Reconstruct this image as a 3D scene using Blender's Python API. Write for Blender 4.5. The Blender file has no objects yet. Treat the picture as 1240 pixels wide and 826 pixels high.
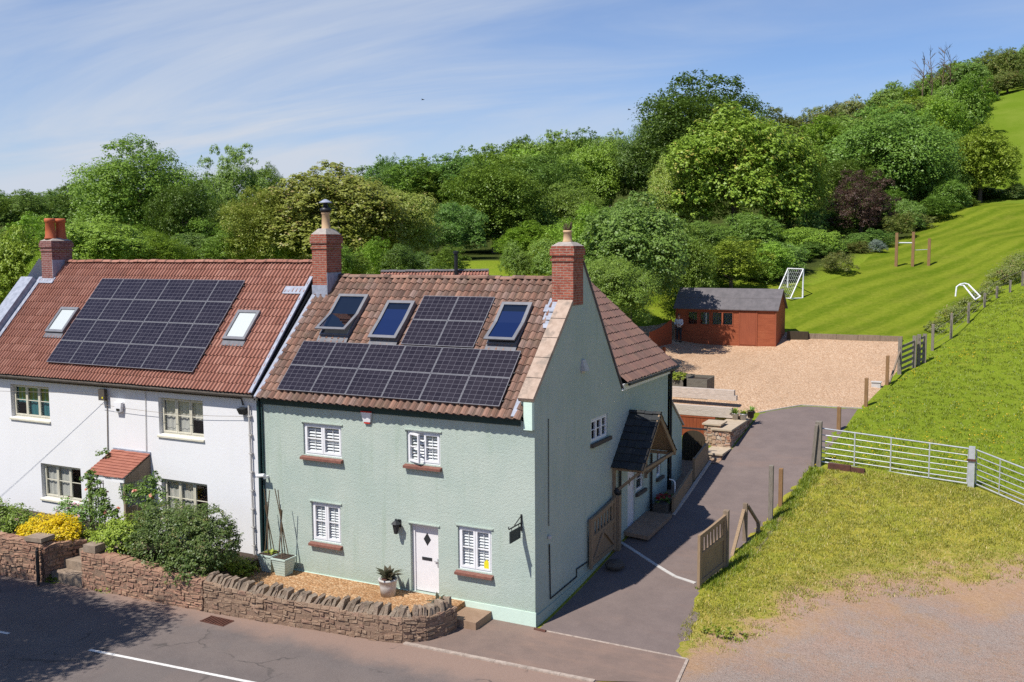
import bpy, bmesh, math, random
import numpy as np
from mathutils import Vector, Matrix
random.seed(7); RNG = np.random.default_rng(7)
SC = bpy.context.scene
COL = SC.collection
R = math.radians

# ------------------------------------------------------------------ camera
CAM = np.array([11.8844492, -24.363068, 10.7963599]); FPX = 1188.455; YAW, PITCH, ROLL = R(27.30389), R(5.428306), R(-.377298)
_f = np.array([-math.sin(YAW)*math.cos(PITCH), math.cos(YAW)*math.cos(PITCH), -math.sin(PITCH)])
_r = np.array([math.cos(YAW), math.sin(YAW), 0.]); _u = np.cross(_r, _f)
CR = math.cos(ROLL)*_r + math.sin(ROLL)*_u; CU = -math.sin(ROLL)*_r + math.cos(ROLL)*_u; CF = _f
cd = bpy.data.cameras.new('camera'); cam = bpy.data.objects.new('camera', cd); COL.objects.link(cam)
cd.sensor_width = 36; cd.lens = FPX/1240*36; cd.clip_start = .5; cd.clip_end = 6000
cam.matrix_world = Matrix(((CR[0], CU[0], -CF[0], CAM[0]), (CR[1], CU[1], -CF[1], CAM[1]), (CR[2], CU[2], -CF[2], CAM[2]), (0, 0, 0, 1)))
SC.camera = cam
def ray(x, y): return (x-620)/FPX*CR - (y-413)/FPX*CU + CF
def at(x, y, d): return CAM + ray(x, y)*d                       # photo point at a depth in metres
def onz(x, y, z):
    q = ray(x, y); return CAM + q*((z-CAM[2])/q[2])
def onaxis(x, y, ax, v):
    q = ray(x, y); return CAM + q*((v-CAM[ax])/q[ax])

# ------------------------------------------------------------------ terrain height: survey points, multiquadric surface
def _px(x, y, d): return tuple(at(x, y, d))
SURVEY = [(-60,-30,0),(-30,-10,0),(0,-12,0),(30,-12,0),(60,-30,0),(0,-50,0),(-30,-5,0),(-20,-4,0),(-10,-4,0),(-3,-4,0),(3,-4,0),(6,-3,0),(12,-5,0),(20,-6,.2),(30,-4,.6),
 (-3,-1,0),(0,0,0),(2,0,0),(4.5,-.2,0),(0,4.1,.36),(3.4,4.6,.24),(0,6.8,.76),(3.7,6.6,.5),(0,8.2,.88),(0,9.8,1.0),(1.0,11.5,1.32),(-4,6,.5),(-12,3,.5),(-22,3,.5),(-12,14,1.6),(-25,14,1.8),(-4,14,1.5),(-40,6,.8),(-40,20,3),
 _px(870,560,41),_px(912,500,47),_px(925,490,48.2),_px(1037,492,47.5),_px(933,630,35.5),_px(960,590,38.5),_px(1010,536,42.5),_px(990,562,39),_px(1175,590,38),_px(1240,612,35),
 _px(1240,700,30),_px(1100,680,31.5),_px(1000,640,34),_px(1100,780,26.3),_px(1000,740,28),_px(960,800,25.9),_px(1240,780,26.5),_px(900,705,29.9),
 _px(1080,570,38.6),_px(1120,500,46),_px(1240,520,44),_px(1110,445,54),_px(1240,430,54),_px(1240,370,62),_px(1170,392,62),
 _px(827,414.3,64.5),_px(940,421,61.5),_px(1090,412,60),_px(960,409,62.5),_px(815,470,52),_px(1000,450,55),_px(1060,462,52),
 _px(1000,380,67),_px(1090,390,64.5),_px(958,362,70),_px(1105,322,80),_px(1180,360,68.5),_px(1240,330,73),_px(1240,290,84),_px(1190,250,102),_px(1060,310,82),_px(1240,245,108),
 _px(1225,210,125),_px(1200,130,175),_px(1240,110,190),_px(1200,105,225),_px(1400,60,220),_px(1400,300,90),_px(1400,420,55),_px(1500,600,38),_px(1400,200,140),
 _px(1000,262,130),_px(1000,190,200),_px(850,302,97),_px(890,312,80),_px(980,300,100),_px(1080,268,118),_px(700,314,85),_px(590,321,72),_px(600,284,130),_px(640,235,200),_px(780,250,170),_px(400,308,100),_px(400,275,180),_px(150,318,90),_px(20,285,170),_px(790,418,61),
 _px(0,255,420),_px(640,215,420),_px(1240,140,420),_px(-300,280,200),_px(-300,310,80),_px(1900,100,300),_px(0,275,1200),_px(1240,235,1200)]
SURVEY = np.array(SURVEY, float)
MQ = 2.5
def _phi(a, b): return np.sqrt(((a[:, None, :]-b[None, :, :])**2).sum(-1) + MQ*MQ)
_n = len(SURVEY)
_A = np.zeros((_n+1, _n+1)); _A[:_n, :_n] = _phi(SURVEY[:, :2], SURVEY[:, :2]) - np.eye(_n)*.4; _A[:_n, _n] = 1; _A[_n, :_n] = 1
_W = np.linalg.solve(_A, np.append(SURVEY[:, 2], 0))
def H(xy):
    xy = np.atleast_2d(np.asarray(xy, float)); out = np.empty(len(xy))
    for i in range(0, len(xy), 20000):
        out[i:i+20000] = _phi(xy[i:i+20000], SURVEY[:, :2]) @ _W[:_n] + _W[_n]
    # the lane and its forecourt are flat
    s = np.clip((xy[:, 1] + 1.2)/3.0, 0, 1); s = s*s*(3-2*s)
    return out*s
def h(x, y): return float(H([(x, y)])[0])
_T = np.concatenate([np.arange(16, 130, .15), np.arange(130, 500, 1.)])
def on(x, y):                                                    # where the line of sight meets the terrain
    P = CAM + ray(x, y)[None, :]*_T[:, None]
    g = P[:, 2] - H(P[:, :2])
    k = np.where(g < 0)[0]
    if not len(k): return P[-1]
    i = k[0]
    if i == 0: return P[0]
    w = g[i-1]/(g[i-1]-g[i]); return P[i-1]*(1-w) + P[i]*w

# ------------------------------------------------------------------ node materials
def nd(nt, kind, ins=None, **props):
    n = nt.nodes.new(kind)
    for k, v in props.items(): setattr(n, k, v)
    for k, v in (ins or {}).items():
        s = n.inputs[k]
        if isinstance(v, bpy.types.NodeSocket): nt.links.new(v, s)
        else: s.default_value = v
    return n
def c4(c): return (c[0], c[1], c[2], 1)
def newmat(name):
    m = bpy.data.materials.new(name); m.use_nodes = True; nt = m.node_tree; nt.nodes.clear()
    out = nt.nodes.new('ShaderNodeOutputMaterial'); return m, nt, out
def ramp(nt, fac, stops, interp='LINEAR'):
    n = nd(nt, 'ShaderNodeValToRGB', {0: fac}); e = n.color_ramp; e.interpolation = interp
    while len(e.elements) < len(stops): e.elements.new(.5)
    for el, (p, c) in zip(e.elements, stops): el.position = p; el.color = c4(c)
    return n.outputs[0]
def mix(nt, fac, a, b, mode='MIX'):
    n = nd(nt, 'ShaderNodeMix', data_type='RGBA', blend_type=mode)
    for s, v in ((0, fac), (6, a), (7, b)):
        if isinstance(v, bpy.types.NodeSocket): nt.links.new(v, n.inputs[s])
        else: n.inputs[s].default_value = v if s == 0 else c4(v)
    return n.outputs[2]
def math_(nt, op, a, b=0., c=None):
    n = nd(nt, 'ShaderNodeMath', {0: a, 1: b}, operation=op)
    if c is not None: n.inputs[2].default_value = c
    return n.outputs[0]
def coords(nt, which='Object', scale=None):
    o = nd(nt, 'ShaderNodeTexCoord').outputs[which]
    if scale: o = nd(nt, 'ShaderNodeMapping', {0: o, 3: scale}).outputs[0]
    return o
def noise(nt, vec, scale, detail=5, rough=.6, dist=0):
    return nd(nt, 'ShaderNodeTexNoise', {'Vector': vec, 'Scale': scale, 'Detail': detail, 'Roughness': rough, 'Distortion': dist}).outputs[0]
def sharpen(nt, fac, lo, hi):
    return nd(nt, 'ShaderNodeMapRange', {0: fac, 1: lo, 2: hi}, interpolation_type='SMOOTHSTEP').outputs[0]
def finish(nt, out, col, rough=.8, spec=.3, hgt=None, bump=.3, dist=.02, metal=0., nrm=None):
    b = nd(nt, 'ShaderNodeBsdfPrincipled', {'Base Color': col if isinstance(col, bpy.types.NodeSocket) else c4(col), 'Roughness': rough, 'Metallic': metal, 'Specular IOR Level': spec})
    if hgt is not None:
        nt.links.new(nd(nt, 'ShaderNodeBump', {'Height': hgt, 'Strength': bump, 'Distance': dist}).outputs[0], b.inputs['Normal'])
    nt.links.new(b.outputs[0], out.inputs[0])
def M(name, c1, c2=None, scale=4, rough=.8, spec=.3, bump=0, bscale=40, dist=.02, c3=None, s3=.6, lo3=.5, hi3=.7, metal=0, stretch=None, detail=6):
    m, nt, out = newmat(name); v = coords(nt, 'Object', stretch)
    c2 = c2 or tuple(x*.82 for x in c1)
    col = mix(nt, sharpen(nt, noise(nt, v, scale, detail), .32, .68), c1, c2)
    if c3: col = mix(nt, sharpen(nt, noise(nt, v, s3, 5), lo3, hi3), col, c3)
    finish(nt, out, col, rough, spec, noise(nt, v, bscale, 4) if bump else None, bump, dist, metal)
    return m

MAT = {}
# painted renders: pebbly, with faint weather streaks
def render_mat(name, c1, c2, bs, bump, streak, patch):
    m, nt, out = newmat(name); v = coords(nt)
    col = mix(nt, sharpen(nt, noise(nt, v, .7, 5), .3, .7), c1, c2)
    st = noise(nt, coords(nt, 'Object', (3.2, 3.2, .25)), 1.3, 4)
    col = mix(nt, math_(nt, 'MULTIPLY', sharpen(nt, st, .52, .74), .42), col, streak)
    zz = nd(nt, 'ShaderNodeSeparateXYZ', {0: v}).outputs[2]          # splash dirt near the ground
    col = mix(nt, math_(nt, 'MULTIPLY', sharpen(nt, math_(nt, 'ADD', zz, math_(nt, 'MULTIPLY', noise(nt, v, 3, 5, .7), 1.2)), 1.7, .9), .35), col, streak)
    col = mix(nt, math_(nt, 'MULTIPLY', sharpen(nt, noise(nt, v, 30, 3), .5, .75), .22), col, patch)
    hgt = math_(nt, 'ADD', noise(nt, v, bs, 3), math_(nt, 'MULTIPLY', noise(nt, v, 12, 3), .5))
    finish(nt, out, col, .9, .2, hgt, bump, .03)
    return m
MAT['mint'] = render_mat('mint_render', (.378,.450,.392), (.432,.490,.426), 42, .7, (.30,.38,.29), (.33,.41,.345))
MAT['white'] = render_mat('white_render', (.675,.672,.675), (.70,.697,.70), 12, .08, (.65,.648,.645), (.67,.668,.668))
MAT['plinth'] = render_mat('plinth_paint', (.56,.70,.60), (.60,.74,.64), 10, .15, (.45,.55,.45), (.5,.62,.54))
MAT['whitepaint'] = M('white_paint', (.74,.74,.75), (.70,.70,.71), rough=.45, spec=.4)
MAT['door'] = M('white_door', (.70,.68,.68), (.67,.65,.65), rough=.4)
MAT['cream'] = M('cream_frame', (.60,.57,.46), (.54,.51,.41), rough=.5)
MAT['dark'] = M('black_plastic', (.012,.013,.015), (.02,.02,.022), rough=.45)
MAT['dkgreen'] = M('dark_green_pipe', (.012,.035,.035), (.018,.045,.043), rough=.5)
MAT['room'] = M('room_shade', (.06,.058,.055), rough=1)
MAT['pvframe'] = M('panel_frame', (.22,.22,.235), (.18,.18,.20), rough=.4)
MAT['curtain'] = M('curtain_cloth', (.52,.50,.46), (.36,.35,.32), scale=8, stretch=(9,9,.3))
MAT['bluereflect'] = M('teal_reflection', (.03,.16,.17), (.02,.09,.12), scale=8, stretch=(6,6,.3))  # blue reflection in a window, painted as cloth colour
MAT['greenreflect'] = M('green_reflection', (.05,.14,.05), (.03,.09,.04), scale=6)  # green part of that reflection, painted on a flat sheet
MAT['tilesill'] = M('clay_tile_sill', (.215,.095,.07), (.16,.07,.053), scale=9, rough=.6)
MAT['lead'] = M('lead_flashing', (.32,.34,.40), (.22,.24,.29), scale=6, rough=.55, metal=.0, spec=.4)
MAT['darklead'] = M('weathered_lead', (.15,.15,.165), (.11,.11,.12), scale=6, rough=.6)
MAT['stonecop'] = M('coping_stone', (.42,.32,.25), (.34,.25,.19), scale=5, rough=.9, bump=.3, c3=(.25,.2,.16), s3=2.5)
MAT['flaunch'] = M('cement', (.36,.32,.28), (.28,.24,.21), scale=8, bump=.3)
MAT['potbuff'] = M('buff_clay_pot', (.55,.38,.22), (.46,.31,.18), rough=.7)
MAT['potred'] = M('red_clay_pot', (.46,.12,.045), (.36,.085,.035), rough=.7)
MAT['wood'] = M('weathered_wood', (.25,.19,.135), (.17,.125,.085), scale=5, stretch=(6,6,.7), bump=.3)
MAT['wood2'] = M('tan_gate_wood', (.30,.21,.13), (.22,.15,.09), scale=5, stretch=(7,7,.6), bump=.3)
MAT['post'] = M('brown_post_wood', (.27,.155,.07), (.19,.105,.05), scale=5, stretch=(8,8,.7), bump=.3)
MAT['greywood'] = M('grey_post_wood', (.24,.21,.17), (.15,.125,.1), scale=5, stretch=(8,8,.7), bump=.4)
MAT['sleeper'] = M('pale_sleeper', (.55,.47,.40), (.40,.33,.27), scale=5, stretch=(.7,6,6), bump=.4)
MAT['darkwood'] = M('dark_stained_timber', (.10,.085,.07), (.06,.05,.042), scale=5, stretch=(.8,7,7), bump=.4)
MAT['bedwood'] = M('olive_stained_timber', (.17,.15,.115), (.11,.095,.075), scale=5, stretch=(.8,7,7), bump=.4)
MAT['orange'] = M('rust_fence_stain', (.27,.066,.023), (.20,.048,.018), scale=5, stretch=(5,5,.6), bump=.2)
MAT['darkgate'] = M('dark_brown_stain', (.05,.036,.02), (.035,.026,.016), scale=5, stretch=(8,8,.6), bump=.3)
MAT['galv'] = M('galvanised_steel', (.56,.57,.58), (.46,.47,.48), scale=6, rough=.45, spec=.5, metal=.35)
MAT['iron'] = M('black_iron', (.02,.022,.024), (.03,.03,.032), rough=.5)
MAT['slate'] = M('sign_slate', (.035,.045,.045), rough=.6)
MAT['limestone'] = M('paving_cap', (.46,.37,.27), (.38,.30,.21), scale=6, bump=.2)
MAT['slab'] = M('tan_paving', (.30,.20,.135), (.24,.155,.10), scale=2.5, bump=.2)
MAT['goal'] = M('white_tube', (.82,.82,.84), rough=.4)
MAT['yellowsign'] = M('yellow_sticker', (.78,.68,.03), rough=.5)
MAT['red'] = M('red_plastic', (.5,.03,.02), rough=.5)
MAT['petalred'] = M('dark_red_petals', (.35,.015,.03), (.2,.01,.02), rough=.7)
MAT['skin'] = M('skin', (.45,.27,.19), rough=.6)
MAT['shirt'] = M('pale_shirt', (.62,.64,.70), (.55,.57,.63), rough=.9)
MAT['trousers'] = M('dark_trousers', (.03,.032,.04), rough=.9)
MAT['hair'] = M('brown_hair', (.04,.025,.015), rough=.7)
MAT['mintpot'] = M('mint_planter', (.50,.60,.53), (.44,.54,.47), rough=.6)
MAT['palepot'] = M('pale_pot', (.52,.50,.47), (.44,.42,.39), rough=.6)
MAT['soil'] = M('soil', (.06,.04,.028), (.035,.024,.018), scale=20, bump=.6)
MAT['cane'] = M('cane', (.14,.10,.06), rough=.8)
MAT['net'] = M('goal_net', (.55,.57,.55), rough=.9)
MAT['felt'] = M('roof_felt', (.135,.122,.126), (.10,.092,.095), scale=3, bump=.3, bscale=80, stretch=(1,1,1))
MAT['concrete'] = M('concrete', (.40,.35,.30), (.31,.27,.23), scale=7, bump=.25)
MAT['kerb'] = M('kerb_stone', (.42,.34,.28), (.28,.225,.185), scale=7, bump=.25)
MAT['rust'] = M('rusty_iron', (.11,.045,.03), (.07,.03,.022), scale=9, bump=.3)
MAT['stonestep'] = M('step_stone', (.30,.23,.17), (.22,.165,.12), scale=4, bump=.4)
def glass_mat(name, tint, refl):
    m, nt, out = newmat(name)
    fc = math_(nt, 'POWER', nd(nt, 'ShaderNodeLayerWeight', {'Blend': .5}).outputs[1], 4.)
    f2 = math_(nt, 'ADD', math_(nt, 'MULTIPLY', fc, .7), refl)
    t = nd(nt, 'ShaderNodeBsdfTransparent', {0: c4(tint)}); g = nd(nt, 'ShaderNodeBsdfGlossy', {'Color': (1, 1, 1, 1), 'Roughness': .02})
    nt.links.new(nd(nt, 'ShaderNodeMixShader', {0: f2, 1: t.outputs[0], 2: g.outputs[0]}).outputs[0], out.inputs[0]); return m
MAT['glass'] = glass_mat('window_glass', (.94,.96,.95), .06)
MAT['skyglass'] = glass_mat('roof_window_glass', (.30,.34,.40), .12)
def blue_mat(name, c, rough):
    m, nt, out = newmat(name); finish(nt, out, c, rough, .6); return m
MAT['blueblind'] = blue_mat('blue_blind', (.035,.085,.36), .5)
MAT['whiteblind'] = blue_mat('white_blind', (.56,.57,.56), .5)
MAT['velux'] = M('grey_sash', (.17,.17,.18), (.14,.14,.15), rough=.4, spec=.5)

def tile_mat(name, cols, moss, mossamt, lichen, lich_amt, trough_shade=()):
    m, nt, out = newmat(name); uv = coords(nt, 'UV')
    fl = nd(nt, 'ShaderNodeVectorMath', {0: uv}, operation='FLOOR').outputs[0]
    wn = nd(nt, 'ShaderNodeTexWhiteNoise', {0: fl}, noise_dimensions='2D').outputs[0]
    v = coords(nt)
    f = math_(nt, 'ADD', math_(nt, 'MULTIPLY', wn, .72), math_(nt, 'MULTIPLY', noise(nt, v, .9, 4), .28))
    k = len(cols)
    col = ramp(nt, f, [(.1+.8*i/(k-1), c) for i, c in enumerate(cols)])
    col = mix(nt, math_(nt, 'MULTIPLY', sharpen(nt, noise(nt, v, 2.2, 6, .7), .5, .72), mossamt), col, moss)
    col = mix(nt, math_(nt, 'MULTIPLY', sharpen(nt, noise(nt, v, 9, 5, .7), .60, .72), lich_amt), col, lichen)
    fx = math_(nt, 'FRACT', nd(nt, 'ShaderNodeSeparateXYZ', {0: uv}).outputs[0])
    for a_, b_, k_ in trough_shade:                                     # shadow lines painted as dark bands along the tile channels
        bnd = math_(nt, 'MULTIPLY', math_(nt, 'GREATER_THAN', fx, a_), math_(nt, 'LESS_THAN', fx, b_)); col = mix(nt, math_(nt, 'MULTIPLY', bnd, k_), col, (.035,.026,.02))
    finish(nt, out, col, .85, .25, noise(nt, v, 35, 4), .35, .01); return m
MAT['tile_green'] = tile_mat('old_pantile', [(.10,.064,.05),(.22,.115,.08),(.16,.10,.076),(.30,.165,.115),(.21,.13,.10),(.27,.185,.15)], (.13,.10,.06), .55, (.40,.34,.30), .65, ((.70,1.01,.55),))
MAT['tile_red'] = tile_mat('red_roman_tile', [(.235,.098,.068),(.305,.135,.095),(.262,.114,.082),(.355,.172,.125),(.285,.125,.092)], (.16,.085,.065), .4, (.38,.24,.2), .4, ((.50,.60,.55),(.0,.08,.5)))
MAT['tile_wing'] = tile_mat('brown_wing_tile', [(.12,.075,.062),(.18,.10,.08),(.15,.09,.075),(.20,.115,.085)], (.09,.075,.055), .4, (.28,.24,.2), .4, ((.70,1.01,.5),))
MAT['tile_porch'] = tile_mat('mossy_slate_tile', [(.022,.025,.027),(.038,.04,.042),(.028,.03,.03),(.048,.047,.045)], (.04,.045,.02), .6, (.25,.24,.2), .3)
MAT['tile_small'] = tile_mat('small_red_tile', [(.27,.10,.068),(.32,.125,.085),(.285,.11,.075)], (.25,.09,.07), .3, (.4,.2,.15), .2)

def brick_mat(name, c1, c2, mort, sx, sy, bump=.5):
    m, nt, out = newmat(name); uv = coords(nt, 'UV'); v = coords(nt)
    wob = nd(nt, 'ShaderNodeVectorMath', {0: uv, 1: nd(nt, 'ShaderNodeVectorMath', {0: nd(nt, 'ShaderNodeTexNoise', {'Vector': v, 'Scale': 7.}).outputs[1], 1: (.03,.03,0)}, operation='MULTIPLY').outputs[0]}, operation='ADD').outputs[0]
    b = nd(nt, 'ShaderNodeTexBrick', {'Vector': wob, 'Color1': c4(c1), 'Color2': c4(c2), 'Mortar': c4(mort), 'Scale': 1., 'Mortar Size': .012, 'Mortar Smooth': .2, 'Bias': 0., 'Brick Width': sx, 'Row Height': sy})
    col = mix(nt, sharpen(nt, noise(nt, v, 6, 5), .45, .75), b.outputs[0], tuple(x*.5 for x in c1))
    col = mix(nt, math_(nt, 'MULTIPLY', sharpen(nt, noise(nt, v, 14, 4), .6, .75), .6), col, (.42,.30,.22))
    hgt = math_(nt, 'SUBTRACT', noise(nt, v, 30, 3), b.outputs[1])
    finish(nt, out, col, .9, .2, hgt, bump, .02); return m
MAT['brick'] = brick_mat('red_brick', (.36,.10,.06), (.25,.065,.045), (.30,.22,.17), .23, .077)
MAT['brick_dark'] = brick_mat('plum_brick', (.26,.10,.085), (.19,.065,.06), (.30,.22,.2), .23, .077)
MAT['rubble'] = brick_mat('rubble_masonry', (.36,.22,.15), (.26,.13,.08), (.50,.42,.33), .3, .12, .8)

def stone_mat(name, cols, lich):
    m, nt, out = newmat(name); v = coords(nt)
    a = nd(nt, 'ShaderNodeAttribute', attribute_name='tint').outputs['Fac']
    col = ramp(nt, a, [(i/(len(cols)-1), c) for i, c in enumerate(cols)])
    col = mix(nt, math_(nt, 'MULTIPLY', sharpen(nt, noise(nt, v, 9, 6, .75), .42, .68), .7), col, lich)
    col = mix(nt, math_(nt, 'MULTIPLY', sharpen(nt, noise(nt, v, 26, 4, .7), .50, .68), .55), col, (.09,.06,.042))
    col = mix(nt, math_(nt, 'MULTIPLY', sharpen(nt, noise(nt, v, 2.1, 4), .52, .7), .45), col, (.10,.075,.055))
    hgt = math_(nt, 'ADD', noise(nt, v, 45, 5, .7), noise(nt, v, 12, 4))
    finish(nt, out, col, .95, .15, hgt, .9, .02); return m
MAT['stone'] = stone_mat('brown_rubble_stone', [(.24,.15,.105),(.30,.195,.13),(.20,.13,.09),(.34,.23,.155),(.27,.16,.115)], (.36,.27,.19))
MAT['redstone'] = stone_mat('red_sandstone', [(.33,.175,.125),(.38,.22,.15),(.29,.155,.11),(.40,.25,.165)], (.42,.29,.19))
MAT['copstone'] = stone_mat('edge_stone', [(.24,.17,.125),(.30,.225,.165),(.19,.14,.10),(.34,.26,.19)], (.34,.29,.22))
MAT['mortar'] = M('earthy_mortar', (.25,.165,.115), (.19,.125,.085), scale=9, bump=.6)

def shed_mat():
    m, nt, out = newmat('red_brown_shed_boards'); v = coords(nt)
    z = nd(nt, 'ShaderNodeSeparateXYZ', {0: v}).outputs[2]
    fr = math_(nt, 'FRACT', math_(nt, 'MULTIPLY', z, 6.6))
    col = mix(nt, sharpen(nt, noise(nt, coords(nt, 'Object', (1,1,5)), 2, 5), .3, .7), (.315,.088,.039), (.26,.068,.030))
    col = mix(nt, math_(nt, 'MULTIPLY', sharpen(nt, noise(nt, coords(nt, 'Object', (.35,.35,1)), 2.2, 4), .5, .75), .35), col, (.36,.125,.06))
    finish(nt, out, col, .75, .25, fr, .5, .02); return m
MAT['shed'] = shed_mat()
MAT['shedplain'] = M('shed_door_boards', (.285,.078,.036), (.24,.064,.030), scale=3, stretch=(5,5,.4))

def pv_mat():
    m, nt, out = newmat('solar_cells'); uv = coords(nt, 'UV')
    s = nd(nt, 'ShaderNodeSeparateXYZ', {0: uv})
    def line(o, n, w):
        f = math_(nt, 'FRACT', math_(nt, 'MULTIPLY', o, n)); return math_(nt, 'LESS_THAN', math_(nt, 'ABSOLUTE', math_(nt, 'SUBTRACT', f, .5)), .5-w)
    c = math_(nt, 'MULTIPLY', line(s.outputs[0], 6, .026), line(s.outputs[1], 6, .034))
    cell = nd(nt, 'ShaderNodeTexWhiteNoise', {0: nd(nt, 'ShaderNodeVectorMath', {0: nd(nt, 'ShaderNodeVectorMath', {0: uv, 1: (6,6,6)}, operation='MULTIPLY').outputs[0]}, operation='FLOOR').outputs[0]}, noise_dimensions='2D').outputs[0]
    col = mix(nt, c, (.105,.10,.115), mix(nt, cell, (.013,.010,.016), (.021,.017,.024)))
    b = nd(nt, 'ShaderNodeBsdfPrincipled', {'Base Color': col, 'Roughness': .25, 'Specular IOR Level': .22, 'Coat Weight': .08, 'Coat Roughness': .1})
    nt.links.new(b.outputs[0], out.inputs[0]); return m
MAT['pv'] = pv_mat()

def leaf_mat(name, c1, c2, c3=None, trans=.3):
    m, nt, out = newmat(name)
    a = nd(nt, 'ShaderNodeAttribute', attribute_name='tint').outputs['Fac']
    rnd = nd(nt, 'ShaderNodeObjectInfo').outputs['Random']
    col = mix(nt, a, c1, c2)
    if c3: col = mix(nt, math_(nt, 'GREATER_THAN', a, .93), col, c3)
    hs = nd(nt, 'ShaderNodeHueSaturation', {'Hue': math_(nt, 'ADD', .490, math_(nt, 'MULTIPLY', rnd, .02)), 'Value': math_(nt, 'ADD', .88, math_(nt, 'MULTIPLY', rnd, .26)), 'Color': col}).outputs[0]
    d = nd(nt, 'ShaderNodeBsdfPrincipled', {'Base Color': hs, 'Roughness': .48, 'Specular IOR Level': .4})
    t = nd(nt, 'ShaderNodeBsdfTranslucent', {0: hs})
    nt.links.new(nd(nt, 'ShaderNodeMixShader', {0: trans, 1: d.outputs[0], 2: t.outputs[0]}).outputs[0], out.inputs[0]); return m
LEAF = dict(
 mid=leaf_mat('leaf_mid', (.130,.220,.024), (.240,.350,.046)),
 bright=leaf_mat('leaf_bright', (.180,.300,.024), (.300,.430,.050)),
 lime=leaf_mat('leaf_lime', (.220,.320,.024), (.360,.450,.060)),
 olive=leaf_mat('leaf_olive', (.205,.255,.030), (.345,.375,.075), (.42,.34,.12)),
 dark=leaf_mat('leaf_dark', (.085,.165,.022), (.165,.265,.040)),
 blue=leaf_mat('leaf_bluish', (.115,.210,.030), (.210,.325,.055)),
 syc=leaf_mat('leaf_sycamore', (.190,.285,.026), (.330,.410,.056), (.42,.36,.08)),
 maple=leaf_mat('leaf_maple', (.110,.200,.024), (.200,.310,.044)),
 copper=leaf_mat('leaf_copper', (.085,.050,.036), (.165,.100,.070), (.16,.20,.05)),
 silver=leaf_mat('leaf_silver', (.20,.27,.20), (.36,.42,.34)),
 varieg=leaf_mat('leaf_variegated', (.070,.135,.022), (.165,.230,.055), (.30,.27,.10)),
 yellow=leaf_mat('flower_yellow', (.62,.43,.004), (.72,.54,.01), (.25,.30,.02)),
 rose=leaf_mat('petal_rose', (.62,.20,.14), (.72,.32,.24)),
 pink=leaf_mat('petal_pink', (.60,.28,.33), (.72,.48,.48)),
 hedge=leaf_mat('leaf_hedge', (0.137,0.192,0.035), (0.275,0.292,0.066), (0.343,0.231,0.106)),
 twig=leaf_mat('twig', (.14,.11,.09), (.22,.18,.15)),
 fern=leaf_mat('leaf_pot_plant', (.045,.055,.025), (.12,.10,.06)),
 grass=leaf_mat('grass_blade', (.195,.225,.021), (.45,.385,.078), (.62,.47,.20)),
 lush=leaf_mat('lush_blade', (0.144,0.215,0.013), (0.270,0.303,0.027)),
)
MAT['bark'] = M('bark', (.11,.085,.065), (.065,.05,.04), scale=6, stretch=(5,5,.8), bump=.6)

# ------------------------------------------------------------------ mesh builder and tagging
def thing(name, label, cat, loc=(0,0,0), group=None):
    o = bpy.data.objects.new(name, None); COL.objects.link(o); o.location = tuple(float(q) for q in loc); o.empty_display_size = .3
    o['label'] = label; o['category'] = cat
    if group: o['group'] = group
    return o
def tag(o, label, cat, group=None):
    o['label'] = label; o['category'] = cat
    if group: o['group'] = group
    return o
def kind(o, k): o['kind'] = k; return o
def origin_of(p):
    v = Vector((0,0,0))
    while p is not None: v += p.location; p = p.parent
    return v
def uvbox(me):
    uv = me.uv_layers.new(name='UVMap').data
    for p in me.polygons:
        n = p.normal
        for li in p.loop_indices:
            q = me.vertices[me.loops[li].vertex_index].co
            if abs(n.z) > .75: uv[li].uv = (q.x, q.y)
            elif abs(n.x) > abs(n.y): uv[li].uv = (q.y, q.z)
            else: uv[li].uv = (q.x, q.z)
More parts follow.
